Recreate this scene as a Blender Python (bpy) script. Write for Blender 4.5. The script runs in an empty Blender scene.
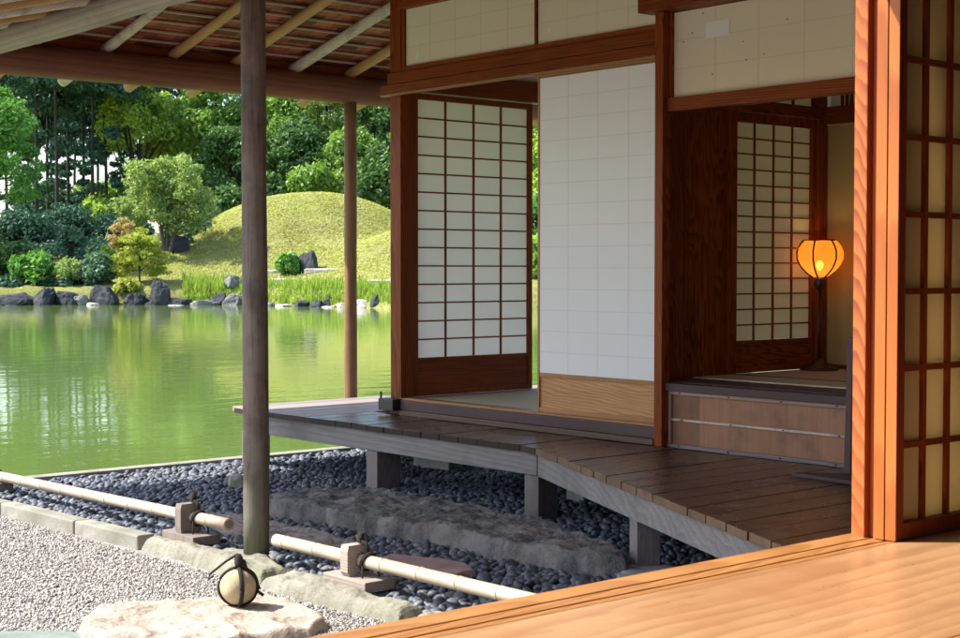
import bpy, bmesh, math, random
import numpy as np
from mathutils import Vector, Matrix, noise
random.seed(11); rng = np.random.default_rng(11)
S = bpy.context.scene; COL = S.collection
PI = math.pi
EYE = 0.745

# ------------------------------------------------------------------ objects
class MB:
    def __init__(s): s.v = []; s.f = []
    def add(s, vs, fs):
        o = len(s.v); s.v.extend([tuple(p) for p in vs]); s.f.extend([tuple(i + o for i in f) for f in fs]); return s
    def box(s, x0, x1, y0, y1, z0, z1):
        x0, x1 = min(x0, x1), max(x0, x1); y0, y1 = min(y0, y1), max(y0, y1); z0, z1 = min(z0, z1), max(z0, z1)
        return s.add([(x0,y0,z0),(x1,y0,z0),(x1,y1,z0),(x0,y1,z0),(x0,y0,z1),(x1,y0,z1),(x1,y1,z1),(x0,y1,z1)],
                     [(0,3,2,1),(4,5,6,7),(0,1,5,4),(1,2,6,5),(2,3,7,6),(3,0,4,7)])
    def prism(s, poly, z0, z1):
        n = len(poly)
        if sum(poly[i][0]*poly[(i+1)%n][1]-poly[(i+1)%n][0]*poly[i][1] for i in range(n)) < 0: poly = poly[::-1]
        vs = [(p[0],p[1],z0) for p in poly]+[(p[0],p[1],z1) for p in poly]
        return s.add(vs, [tuple(range(n-1,-1,-1)), tuple(range(n,2*n))]+[(i,(i+1)%n,n+(i+1)%n,n+i) for i in range(n)])
    def tube(s, pts, rad, n=10, wob=0.0, cap=True):
        pts = [Vector(p) for p in pts]; m = len(pts)
        if not hasattr(rad, '__len__'): rad = [rad]*m
        up = Vector((0.13,0.21,0.97)); vs = []
        for i, p in enumerate(pts):
            t = (pts[min(i+1,m-1)]-pts[max(i-1,0)]).normalized()
            a = t.cross(up); 
            if a.length < .15: a = t.cross(Vector((1,0,0)))
            a.normalize(); b = t.cross(a)
            for k in range(n):
                an = 2*PI*k/n; d = a*math.cos(an)+b*math.sin(an)
                rr = rad[i]*(1+(wob*noise.noise(p*1.7+d*1.3) if wob else 0))
                vs.append(p+d*rr)
        fs = []
        for i in range(m-1):
            for k in range(n):
                k2 = (k+1)%n; fs.append((i*n+k, i*n+k2, (i+1)*n+k2, (i+1)*n+k))
        if cap: fs += [tuple(range(n-1,-1,-1)), tuple(range((m-1)*n, m*n))]
        return s.add(vs, fs)
    def lathe(s, c, prof, n=24):
        vs = []; m = len(prof)
        for (r,z) in prof:
            for k in range(n): vs.append((c[0]+r*math.cos(2*PI*k/n), c[1]+r*math.sin(2*PI*k/n), c[2]+z))
        fs = [(i*n+k,i*n+(k+1)%n,(i+1)*n+(k+1)%n,(i+1)*n+k) for i in range(m-1) for k in range(n)]
        fs += [tuple(range(n-1,-1,-1)), tuple(range((m-1)*n, m*n))]
        return s.add(vs, fs)
    def build(s, name, mat, parent=None, smooth=False, bevel=0, base=(0,0,0)):
        b = WLOC[parent.name] if parent else Vector(base)
        me = bpy.data.meshes.new(name); me.from_pydata([(x-b.x,y-b.y,z-b.z) for x,y,z in s.v], [], s.f); me.update()
        return link(name, me, mat, parent, smooth, bevel, b)
WLOC = {}
def link(name, me, mat, parent, smooth, bevel, b):
    o = bpy.data.objects.new(name, me); COL.objects.link(o)
    if mat: me.materials.append(mat)
    if smooth: me.polygons.foreach_set('use_smooth', [True]*len(me.polygons))
    if parent: o.parent = parent
    else: o.location = b
    WLOC[o.name] = Vector(b)
    if bevel:
        m = o.modifiers.new('bevel','BEVEL'); m.width = bevel; m.segments = 2; m.limit_method = 'ANGLE'; m.angle_limit = .7
    return o
def raw(name, V, Fq, mat, parent=None, smooth=False, base=(0,0,0)):
    """V (n,3) numpy, Fq (m,k) numpy: fast mesh"""
    b = WLOC[parent.name] if parent else Vector(base)
    V = np.asarray(V, np.float32)-np.array(b, np.float32); Fq = np.asarray(Fq, np.int32); k = Fq.shape[1]
    me = bpy.data.meshes.new(name); me.vertices.add(len(V)); me.vertices.foreach_set('co', V.ravel())
    me.loops.add(Fq.size); me.loops.foreach_set('vertex_index', Fq.ravel())
    me.polygons.add(len(Fq)); me.polygons.foreach_set('loop_start', np.arange(0,Fq.size,k,dtype=np.int32))
    me.update(calc_edges=True); me.validate()
    return link(name, me, mat, parent, smooth, 0, b)
def thing(name, label, cat, base, group=None):
    o = bpy.data.objects.new(name, None); COL.objects.link(o); o.location = base; o.empty_display_size = .1
    WLOC[o.name] = Vector(base); return tag(o, label, cat, group)
def tag(o, label, cat, group=None):
    o['label'] = label; o['category'] = cat
    if group: o['group'] = group
    return o
def kind(o, k): o['kind'] = k; return o
def lab(o, t): o['label'] = t; return o

# ------------------------------------------------------------------ materials
class N:
    def __init__(s, name):
        s.m = bpy.data.materials.new(name); s.m.use_nodes = True; s.t = s.m.node_tree; s.n = s.t.nodes
        s.p = s.n['Principled BSDF']; s.out = s.n['Material Output']
    def new(s, typ, **kw):
        x = s.n.new(typ)
        for k, v in kw.items():
            if k.startswith('i_'):
                key = k[2:]; x.inputs[int(key) if key.isdigit() else key].default_value = v
            else: setattr(x, k, v)
        return x
    def lk(s, a, b): s.t.links.new(a, b)
    def math(s, op, a, b=None, c=None):
        x = s.new('ShaderNodeMath', operation=op)
        for i, q in enumerate((a, b, c)):
            if q is None: continue
            if isinstance(q, (int, float)): x.inputs[i].default_value = q
            else: s.lk(q, x.inputs[i])
        return x.outputs[0]
    def vmath(s, op, a, b=None):
        x = s.new('ShaderNodeVectorMath', operation=op)
        for i, q in enumerate((a, b)):
            if q is None: continue
            if isinstance(q, tuple): x.inputs[i].default_value = q
            else: s.lk(q, x.inputs[i])
        return x.outputs[1] if op == 'LENGTH' else x.outputs[0]
    def noise(s, vec, scale, detail=4, rough=.55, dist=0):
        x = s.new('ShaderNodeTexNoise'); x.inputs['Scale'].default_value = scale; x.inputs['Detail'].default_value = detail
        x.inputs['Roughness'].default_value = rough; x.inputs['Distortion'].default_value = dist
        if vec is not None: s.lk(vec, x.inputs['Vector'])
        return x.outputs['Fac']
    def ramp(s, fac, stops):
        x = s.new('ShaderNodeValToRGB'); e = x.color_ramp.elements
        while len(e) < len(stops): e.new(.5)
        for q, (p, c) in zip(e, stops): q.position = p; q.color = (*c, 1)
        s.lk(fac, x.inputs[0]); return x.outputs[0]
    def mix(s, fac, a, b, blend='MIX'):
        x = s.new('ShaderNodeMix', data_type='RGBA', blend_type=blend)
        for i, q in ((0, fac), (6, a), (7, b)):
            if isinstance(q, (int, float)): x.inputs[i].default_value = q
            elif isinstance(q, tuple): x.inputs[i].default_value = (*q, 1)
            else: s.lk(q, x.inputs[i])
        return x.outputs[2]
    def bump(s, h, strength=.3, dist=.01, prev=None):
        x = s.new('ShaderNodeBump'); x.inputs['Strength'].default_value = strength; x.inputs['Distance'].default_value = dist
        s.lk(h, x.inputs['Height'])
        if prev is not None: s.lk(prev, x.inputs['Normal'])
        return x.outputs[0]
    def obj(s): return s.new('ShaderNodeTexCoord').outputs['Object']
    def rnd(s): return s.new('ShaderNodeNewGeometry').outputs['Random Per Island']
    def base(s, c):
        if isinstance(c, tuple): s.p.inputs['Base Color'].default_value = (*c, 1)
        else: s.lk(c, s.p.inputs['Base Color'])
    def set(s, rough=None, spec=None, normal=None, metal=None):
        if rough is not None:
            if isinstance(rough, (int, float)): s.p.inputs['Roughness'].default_value = rough
            else: s.lk(rough, s.p.inputs['Roughness'])
        if spec is not None: s.p.inputs['Specular IOR Level'].default_value = spec
        if normal is not None: s.lk(normal, s.p.inputs['Normal'])
        if metal is not None: s.p.inputs['Metallic'].default_value = metal
        return s.m

def wood(name, axis, dark, light, freq=70, ring=.6, fibre=.5, rough=.5, tint=.25, tilt=(.05,.03), off=(.03,.12), bump=.15,
         stain=None, stain_scale=2.0, sharp=1.0, spec=.35, wander=.03, weather=None, mod=.75):
    k = N(name); co = k.obj(); sx = k.new('ShaderNodeSeparateXYZ'); k.lk(co, sx.inputs[0])
    ax = {'X':(0,1,2),'Y':(1,0,2),'Z':(2,0,1)}[axis]
    a, b, c = (sx.outputs[i] for i in ax); r = k.rnd()
    r2 = k.math('FRACT', k.math('MULTIPLY', r, 7.31)); r3 = k.math('FRACT', k.math('MULTIPLY', r, 17.7))
    cv = k.new('ShaderNodeCombineXYZ'); k.lk(k.math('MULTIPLY_ADD', r, 9.0, k.math('MULTIPLY', a, .9)), cv.inputs[0])
    k.lk(k.math('MULTIPLY', b, 5.0), cv.inputs[1]); k.lk(k.math('MULTIPLY', c, 5.0), cv.inputs[2])
    w1 = k.math('SUBTRACT', k.noise(cv.outputs[0], 1.2, 3), .5)
    a1 = k.math('ADD', a, k.math('MULTIPLY', r3, 3.0))
    bb = k.math('ADD', k.math('MULTIPLY_ADD', a1, tilt[0], k.math('MULTIPLY_ADD', r, off[1]*2, off[0]-off[1])), b)
    bb = k.math('MULTIPLY_ADD', w1, wander*3, bb)
    cc = k.math('ADD', k.math('MULTIPLY_ADD', a1, tilt[1], k.math('MULTIPLY_ADD', r2, off[1], off[0])), c)
    rad = k.math('SQRT', k.math('ADD', k.math('MULTIPLY', bb, bb), k.math('MULTIPLY', cc, cc)))
    ph = k.math('MULTIPLY_ADD', w1, 1.6, k.math('MULTIPLY', rad, freq))
    fr = k.math('FRACT', ph)                              # growth ring: slow rise, quick fall
    rg = k.math('MULTIPLY', k.math('POWER', fr, 1.6*sharp), k.math('SUBTRACT', 1.0, k.math('POWER', fr, 14)))
    rg = k.math('MULTIPLY', rg, k.math('MULTIPLY_ADD', k.noise(cv.outputs[0], 2.3, 4, .6), 2.0*mod, 1.0-mod))
    fv = k.new('ShaderNodeCombineXYZ'); k.lk(k.math('MULTIPLY_ADD', r, 5.0, k.math('MULTIPLY', a, 4.0)), fv.inputs[0])
    k.lk(k.math('MULTIPLY', b, 160.0), fv.inputs[1]); k.lk(k.math('MULTIPLY', c, 160.0), fv.inputs[2])
    fb = k.noise(fv.outputs[0], 1.0, 4, .6)
    big = k.noise(cv.outputs[0], .55, 4, .6)
    v = k.math('ADD', k.math('MULTIPLY', rg, ring), k.math('MULTIPLY', k.math('SUBTRACT', fb, .5), fibre))
    v = k.math('ADD', v, k.math('MULTIPLY', k.math('SUBTRACT', big, .5), .9))
    col = k.ramp(k.math('ADD', v, .12), [(0, light), (.85, dark)])
    tv = k.math('MULTIPLY_ADD', r2, tint*2, 1-tint)
    cm = k.new('ShaderNodeCombineColor'); [k.lk(tv, cm.inputs[i]) for i in range(3)]
    col = k.mix(1.0, col, cm.outputs[0], 'MULTIPLY')
    if weather:
        wn = k.noise(co, 3.5, 5, .65); col = k.mix(k.ramp(wn, [(.38,(0,0,0)),(.68,(1,1,1))]), col, weather)
    if stain:
        st = k.noise(co, stain_scale, 6, .65); col = k.mix(k.ramp(st, [(.5,(0,0,0)),(.75,(.8,.8,.8))]), col, stain)
    k.base(col)
    nb = k.bump(k.math('ADD', fb, k.math('MULTIPLY', rg, .6)), bump, .003)
    rr = k.math('MULTIPLY_ADD', k.noise(co, 9, 4), .3, rough-.15)
    return k.set(rr, spec, nb)

def srgb(r, g, b):
    f = lambda c: (c/255/12.92 if c <= 10 else ((c/255+.055)/1.055)**2.4)
    return (f(r), f(g), f(b))

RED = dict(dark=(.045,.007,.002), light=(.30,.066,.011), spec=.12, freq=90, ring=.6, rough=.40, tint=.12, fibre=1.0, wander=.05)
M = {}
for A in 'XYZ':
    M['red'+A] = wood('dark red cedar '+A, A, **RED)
    M['tan'+A] = wood('tan cedar '+A, A, (.16,.055,.015), (.40,.185,.062), freq=110, ring=.5, rough=.4, tint=.08, fibre=.5)  # lighter orange cedar for lips, tracks and sills
    M['gray'+A] = wood('weathered plank '+A, A, (.065,.055,.056), (.26,.225,.21), freq=70, ring=.3, fibre=.8, wander=.08, rough=.75, tint=.15, stain=(.06,.05,.05), bump=.4)
    M['purp'+A] = wood('aged purple brown timber '+A, A, (.03,.016,.019), (.11,.07,.07), freq=120, ring=.45, rough=.7, tint=.1, stain=(.05,.03,.03), bump=.3)
M['kick'] = wood('kickboard cedar', 'X', (.26,.095,.028), (.56,.30,.115), freq=62, ring=.6, tilt=(.11,.04), off=(.02,.05), rough=.5, tint=.05, fibre=.55, wander=.07, stain=(.40,.18,.06), stain_scale=4)
M['floor'] = wood('polished floor board', 'Y', (.19,.078,.03), (.41,.23,.112), freq=24, ring=.42, tilt=(.055,.003), off=(.25,.22), rough=.32, tint=.05, fibre=.42, bump=.06, wander=.025, stain=(.27,.12,.05), mod=.5, stain_scale=1.4)
M['bold'] = wood('bold grained post', 'Z', (.17,.025,.01), (.55,.165,.036), freq=95, ring=.6, tilt=(.24,.12), mod=.75, off=(.05,.03), rough=.5, tint=.05, fibre=.35, sharp=.8, wander=.045)
M['orange'] = wood('orange screen stile', 'Z', (.25,.06,.009), (.50,.15,.028), freq=60, ring=.6, tilt=(.05,.03), rough=.45, tint=.06, fibre=.4)
M['deep'] = wood('deep orange jamb', 'Z', (.22,.035,.006), (.42,.085,.013), freq=60, ring=.4, rough=.5, tint=.05)
M['deck'] = wood('worn veranda board', 'Y', (.018,.008,.0045), (.19,.095,.055), freq=60, ring=.35, fibre=.7, wander=.07, rough=.30, tint=.35, bump=.5, stain=(.016,.007,.005), stain_scale=5, spec=.5)
M['deckx'] = wood('worn ledger board', 'X', (.012,.006,.004), (.11,.055,.034), freq=60, ring=.35, fibre=.7, rough=.4)
M['deckpale'] = wood('pale veranda board', 'Y', (.16,.125,.11), (.38,.32,.29), freq=80, ring=.4, rough=.55, tint=.1, bump=.3)  # paler tone for the boards at the pond end
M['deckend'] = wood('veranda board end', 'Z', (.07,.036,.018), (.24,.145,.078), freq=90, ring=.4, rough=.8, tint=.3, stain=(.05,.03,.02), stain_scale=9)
M['deckdark'] = wood('dark shaded board end', 'Z', (.012,.008,.007), (.05,.032,.027), freq=90, ring=.3, rough=.8)  # shade put into the colour of the straight edge's end faces
M['beam'] = wood('weathered edge beam', 'X', (.075,.07,.075), (.28,.26,.25), freq=32, ring=.32, tilt=(.10,.05), off=(.03,.06), rough=.8, tint=.12, stain=(.10,.09,.09), bump=.35, wander=.09, fibre=.8)
M['log'] = wood('weathered log', 'Z', (.075,.045,.04), (.21,.145,.125), freq=40, ring=.35, fibre=.9, rough=.75, tint=.05, stain=(.04,.03,.03), stain_scale=4, bump=.6, weather=(.16,.15,.12))
def post_dirt(m):
    t = m.node_tree; n = t.nodes; p = n['Principled BSDF']; src = p.inputs['Base Color'].links[0].from_socket
    tc = n.new('ShaderNodeTexCoord'); sx = n.new('ShaderNodeSeparateXYZ'); t.links.new(tc.outputs['Object'], sx.inputs[0])
    no = n.new('ShaderNodeTexNoise'); no.inputs['Scale'].default_value = 9; no.inputs['Detail'].default_value = 6; t.links.new(tc.outputs['Object'], no.inputs['Vector'])
    a = n.new('ShaderNodeMath'); a.operation = 'MULTIPLY_ADD'; a.inputs[1].default_value = .55; t.links.new(no.outputs['Fac'], a.inputs[0]); t.links.new(sx.outputs[2], a.inputs[2])
    r = n.new('ShaderNodeMapRange'); r.inputs[1].default_value = .75; r.inputs[2].default_value = .28; t.links.new(a.outputs[0], r.inputs[0])
    mx = n.new('ShaderNodeMix'); mx.data_type = 'RGBA'; t.links.new(r.outputs[0], mx.inputs[0]); t.links.new(src, mx.inputs[6]); mx.inputs[7].default_value = (.135,.14,.09,1)
    t.links.new(mx.outputs[2], p.inputs['Base Color'])
    mp = n.new('ShaderNodeMapping'); mp.inputs['Scale'].default_value = (26,26,1.1); t.links.new(tc.outputs['Object'], mp.inputs[0])
    ck = n.new('ShaderNodeTexNoise'); ck.inputs['Scale'].default_value = 1; ck.inputs['Detail'].default_value = 3; t.links.new(mp.outputs[0], ck.inputs['Vector'])
    cr = n.new('ShaderNodeValToRGB'); e = cr.color_ramp.elements; e[0].position = .485; e[0].color = (1,1,1,1); e[1].position = .5; e[1].color = (.35,.32,.3,1); q = e.new(.515); q.color = (1,1,1,1); t.links.new(ck.outputs['Fac'], cr.inputs[0])
    m2 = n.new('ShaderNodeMix'); m2.data_type = 'RGBA'; m2.blend_type = 'MULTIPLY'; m2.inputs[0].default_value = .6; t.links.new(mx.outputs[2], m2.inputs[6]); t.links.new(cr.outputs[0], m2.inputs[7]); t.links.new(m2.outputs[2], p.inputs['Base Color'])
post_dirt(M['log'])
M['logtan'] = wood('tan log', 'Z', (.10,.045,.02), (.27,.145,.07), freq=40, ring=.35, rough=.65, tint=.05, stain=(.10,.05,.03), bump=.3)
M['keta'] = wood('warm brown log', 'Y', (.07,.02,.013), (.25,.09,.05), freq=30, ring=.4, rough=.6, tint=.05, stain=(.12,.05,.045), bump=.25)
M['xlog'] = wood('grey log', 'X', (.09,.06,.05), (.33,.265,.225), freq=30, ring=.35, rough=.7, tint=.05, stain=(.13,.09,.08), bump=.3)
M['polepale'] = wood('pale peeled pole', 'X', (.32,.26,.21), (.58,.5,.42), freq=60, ring=.3, rough=.6, tint=.1, stain=(.15,.10,.08), stain_scale=9)
M['poletan'] = wood('tan peeled pole', 'X', (.22,.105,.035), (.46,.26,.11), freq=60, ring=.3, rough=.5, tint=.15)
M['batten'] = wood('pale batten', 'Y', (.26,.17,.12), (.5,.38,.29), freq=90, ring=.3, rough=.6, tint=.15)
M['battenx'] = wood('brown batten', 'X', (.2,.09,.03), (.42,.22,.09), freq=90, ring=.3, rough=.6, tint=.15)
M['strip'] = wood('pale pink strip', 'X', (.20,.125,.10), (.37,.26,.22), freq=120, ring=.3, rough=.65, tint=.1)
M['skirt'] = wood('brown panel board', 'Z', (.085,.034,.018), (.33,.165,.09), freq=150, ring=.45, rough=.6, tint=.22, stain=(.12,.055,.045), stain_scale=5, bump=.3)
M['brownblock'] = wood('grey brown block', 'X', (.16,.12,.10), (.46,.39,.34), freq=90, ring=.45, rough=.75, tint=.12)
M['darkblock'] = wood('dark brown block', 'Z', (.08,.06,.052), (.30,.25,.22), freq=90, ring=.45, rough=.7, tint=.12)

def shingle():
    k = N('cedar shingle underside'); co = k.obj(); mp = k.new('ShaderNodeMapping'); k.lk(co, mp.inputs[0]); mp.inputs['Rotation'].default_value = (0,0,PI/2)
    br = k.new('ShaderNodeTexBrick'); k.lk(mp.outputs[0], br.inputs[0]); br.inputs['Scale'].default_value = 1
    br.inputs['Brick Width'].default_value = .13; br.inputs['Row Height'].default_value = .142; br.inputs['Mortar Size'].default_value = .003
    br.inputs['Color1'].default_value = (.08,.013,.007,1); br.inputs['Color2'].default_value = (.50,.12,.065,1); br.inputs['Mortar'].default_value = (.02,.008,.005,1); br.inputs['Bias'].default_value = -.1
    mp2 = k.new('ShaderNodeMapping'); k.lk(co, mp2.inputs[0]); mp2.inputs['Scale'].default_value = (3,40,3)
    n = k.noise(mp2.outputs[0], 1, 5, .6)
    col = k.mix(k.ramp(n, [(.35,(0,0,0)),(.75,(.8,.8,.8))]), br.outputs[0], (.10,.022,.014))
    k.base(col); return k.set(.6, .3, k.bump(n, .4, .004))
M['shingle'] = shingle()

def paper(name, c, trans=.35, ct=None, spots=0):
    k = N(name); co = k.obj(); n = k.noise(co, 14, 5, .6); n2 = k.noise(co, 1.7, 4, .6)
    lo = tuple(q*(.86 if c[2] < .6 else .93) for q in c); col = k.mix(k.math('ADD', k.math('MULTIPLY', n, .4), k.math('MULTIPLY', n2, .6)), lo, c)
    mpv = k.new('ShaderNodeMapping'); k.lk(co, mpv.inputs[0]); mpv.inputs['Scale'].default_value = (30,30,300)
    col = k.mix(k.math('MULTIPLY', k.noise(mpv.outputs[0], 1, 3), .18), col, lo)
    if spots:
        vo = k.new('ShaderNodeTexNoise'); k.lk(co, vo.inputs['Vector']); vo.inputs['Scale'].default_value = 11; vo.inputs['Detail'].default_value = 2
        col = k.mix(k.ramp(vo.outputs['Fac'], [(.71,(0,0,0)),(.735,(.75,.75,.75))]), col, (.12,.07,.03))
    d = k.new('ShaderNodeBsdfDiffuse'); k.lk(col, d.inputs[0]); t = k.new('ShaderNodeBsdfTranslucent')
    if ct: t.inputs[0].default_value = (*ct, 1)
    else: k.lk(col, t.inputs[0])
    b = k.bump(n, .12, .004); k.lk(b, d.inputs['Normal'])
    m = k.new('ShaderNodeMixShader'); m.inputs[0].default_value = trans; k.lk(d.outputs[0], m.inputs[1]); k.lk(t.outputs[0], m.inputs[2])
    k.lk(m.outputs[0], k.out.inputs[0]); return k.m
M['paper'] = paper('white screen paper', (.93,.92,.89), .58)
M['paperout'] = paper('white screen paper outside', (.90,.91,.92), .14)
M['papercream'] = paper('cream wall paper', (.80,.71,.53), .08, spots=0)
M['paperold'] = paper('yellowed screen paper', (.88,.80,.61), .62)
M['patch'] = paper('fresh paper patch', (.82,.80,.75), .1)
M['barline'] = paper('paper over lattice bar', (.80,.79,.765), .14)  # darker tone painted for bars that hold back light behind the paper
M['barlinecream'] = paper('cream paper over lattice bar', (.71,.62,.46), .1)

def plaster(name, c):
    k = N(name); co = k.obj(); n = k.noise(co, 6, 6, .6); k.base(k.mix(n, tuple(q*.8 for q in c), c)); return k.set(.9, .2, k.bump(k.noise(co, 120, 4), .15, .003))
M['ochre'] = plaster('ochre plaster', (.46,.36,.16)); M['ceil'] = plaster('ceiling board', (.22,.13,.07)); M['wallp'] = plaster('room plaster', (.66,.60,.48))

def tatami():
    k = N('tatami'); co = k.obj(); mp = k.new('ShaderNodeMapping'); k.lk(co, mp.inputs[0]); mp.inputs['Scale'].default_value = (8,260,8)
    n = k.noise(mp.outputs[0], 1, 3); k.base(k.mix(n, (.42,.36,.24), (.62,.55,.40))); return k.set(.7, .3, k.bump(n, .3, .002))
M['tatami'] = tatami()
def simple(name, c, rough=.5, metal=0, var=.25, scale=20, bump=.1, dist=.004, spec=.4):
    k = N(name); co = k.obj(); n = k.noise(co, scale, 5, .6)
    k.base(k.mix(n, tuple(q*(1-var) for q in c), tuple(min(1,q*(1+var)) for q in c))); return k.set(rough, spec, k.bump(n, bump, dist), metal)
M['black'] = simple('black iron', (.018,.018,.02), .5); M['rope'] = simple('black palm rope', (.022,.017,.014), .9, var=.5, scale=160, bump=.8)
M['lacquer'] = simple('dark lacquer', (.055,.02,.014), .35)
M['cloth'] = simple('dark edging', (.02,.02,.025), .8)

def bamboo():
    k = N('aged bamboo'); co = k.obj(); sx = k.new('ShaderNodeSeparateXYZ'); k.lk(co, sx.inputs[0])
    mp = k.new('ShaderNodeMapping'); k.lk(co, mp.inputs[0]); mp.inputs['Scale'].default_value = (2,60,60); n = k.noise(mp.outputs[0], 1, 4)
    n2 = k.noise(co, 3, 4); col = k.ramp(k.math('ADD', k.math('MULTIPLY', n, .5), k.math('MULTIPLY', n2, .5)), [(.3,(.29,.215,.145)),(.62,(.53,.45,.345))])
    k.base(col); return k.set(.35, .5, k.bump(n, .1, .002))
M['bamboo'] = bamboo(); M['node'] = simple('bamboo joint', (.26,.19,.11), .6)

def stone(name, dark, light, scale=6, rough=.85, bump=.6, dist=.02, moss=None, speck=.35, vein=None):
    k = N(name); co = k.obj(); n = k.noise(co, scale, 8, .65); f = k.noise(co, scale*14, 4, .7)
    v = k.math('ADD', k.math('MULTIPLY', n, 1-speck), k.math('MULTIPLY', f, speck))
    col = k.ramp(v, [(.32,dark),(.66,light)])
    if moss: col = k.mix(k.ramp(k.noise(co, scale*.5, 5, .6), [(.48,(0,0,0)),(.66,(.85,.85,.85))]), col, moss)
    if vein: col = k.mix(k.ramp(k.noise(co, scale*.8, 3, .5, .6), [(.49,(0,0,0)),(.505,(.8,.8,.8)),(.52,(0,0,0))]), col, vein)
    k.base(col)
    b = k.bump(n, bump, dist); b = k.bump(f, bump*.8, dist*.12, b); return k.set(rough, .3, b)
M['kerb'] = stone('green grey kerb stone', (.11,.105,.08), (.34,.325,.265), 7, moss=(.17,.175,.12), bump=.9)
M['kerbcut'] = stone('cut pale kerb stone', (.15,.145,.12), (.40,.385,.33), 9, bump=.5, moss=(.17,.17,.13))
M['basalt'] = stone('grey long stone', (.045,.045,.047), (.235,.228,.218), 8, bump=1.0, dist=.04, moss=(.24,.22,.205))
M['rough'] = stone('rough brown grey stone', (.13,.11,.105), (.38,.335,.31), 9, bump=1.0, dist=.03)
M['redstone'] = stone('flat reddish stone', (.20,.13,.12), (.36,.26,.24), 5, bump=.4)
M['pale'] = stone('pale stepping stone', (.20,.155,.115), (.50,.435,.365), 6, bump=1.0, dist=.02, speck=.35)
M['greenst'] = stone('blue green stepping stone', (.10,.13,.12), (.22,.26,.235), 5, bump=.3)
M['ball'] = stone('round tan stone', (.26,.20,.11), (.55,.47,.31), 9, bump=.25, dist=.006)
M['granite'] = stone('granite footing', (.16,.17,.18), (.38,.39,.39), 12, bump=.3)
M['rockdark'] = stone('dark shore rock', (.012,.014,.019), (.062,.066,.075), 1.6, bump=1.0, dist=.12)
M['rockmid'] = stone('grey shore rock', (.07,.07,.075), (.25,.24,.23), 1.6, bump=.9, dist=.1)
M['rockpale'] = stone('pale shore rock', (.24,.22,.19), (.52,.48,.42), 1.8, bump=.7, dist=.08)

def pebble_mat():
    k = N('black pebbles'); r = k.rnd(); co = k.obj()
    k.base(k.mix(k.noise(co, 90, 4), k.ramp(r, [(0,(.014,.018,.03)),(.5,(.04,.048,.07)),(.88,(.10,.11,.135)),(1,(.22,.21,.20))]), (.10,.115,.145)))
    return k.set(.58, .5, k.bump(k.noise(co, 60, 3), .12, .004))
M['pebble'] = pebble_mat()
def grain_mat():
    k = N('gravel grains'); r = k.rnd()
    k.base(k.ramp(r, [(0,(.19,.175,.16)),(.3,(.31,.295,.275)),(.7,(.43,.41,.385)),(1,(.55,.53,.495))])); return k.set(.8, .3)
M['grain'] = grain_mat()
def ground_mat():
    k = N('gravel bed'); co = k.obj(); vo = k.new('ShaderNodeTexVoronoi'); k.lk(co, vo.inputs['Vector']); vo.inputs['Scale'].default_value = 95
    sx = k.new('ShaderNodeSeparateColor'); k.lk(vo.outputs['Color'], sx.inputs[0])
    col = k.ramp(sx.outputs[0], [(0,(.15,.14,.125)),(.5,(.30,.285,.265)),(1,(.46,.44,.41))])
    k.base(col); return k.set(.9, .2, k.bump(vo.outputs['Distance'], .9, .008))
M['ground'] = ground_mat()
M['soil'] = simple('dark damp soil', (.035,.03,.026), .9, var=.4, scale=30, bump=.5)

def water_mat():
    k = N('murky green pond'); co = k.obj()
    mp = k.new('ShaderNodeMapping'); k.lk(co, mp.inputs[0]); mp.inputs['Rotation'].default_value = (0,0,math.radians(-49)); mp.inputs['Scale'].default_value = (1.0,.42,1)
    a = k.noise(mp.outputs[0], 2.6, 3, .5, .4); b = k.noise(mp.outputs[0], 9, 2, .5)
    big = k.noise(co, .12, 3, .5)
    h = k.math('ADD', a, k.math('MULTIPLY', b, .22)); h = k.math('MULTIPLY', h, k.math('MULTIPLY_ADD', big, .9, .45))
    k.base(k.mix(k.noise(co, .25, 3), (.10,.158,.038), (.135,.20,.052))); k.p.inputs['IOR'].default_value = 1.33
    return k.set(.04, .5, k.bump(h, .15, .035))
M['water'] = water_mat()

def grass_mat():
    k = N('mown hill grass'); co = k.obj(); big = k.noise(co, .35, 6, .65); f = k.noise(co, 2.6, 6, .7); ff = k.noise(co, 9, 4, .7)
    v = k.math('ADD', k.math('MULTIPLY', big, .45), k.math('ADD', k.math('MULTIPLY', f, .35), k.math('MULTIPLY', ff, .2)))
    col = k.ramp(v, [(.3,(.22,.19,.085)),(.43,(.36,.36,.11)),(.52,(.44,.465,.14)),(.68,(.54,.53,.20))])
    col = k.mix(k.ramp(k.noise(co, .5, 5, .7), [(.5,(0,0,0)),(.66,(.6,.6,.6))]), col, (.30,.24,.13))
    k.base(col); b = k.bump(f, 1.0, .5); b = k.bump(ff, 1.0, .2, b); return k.set(.95, .1, b)
M['grass'] = grass_mat()

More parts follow.
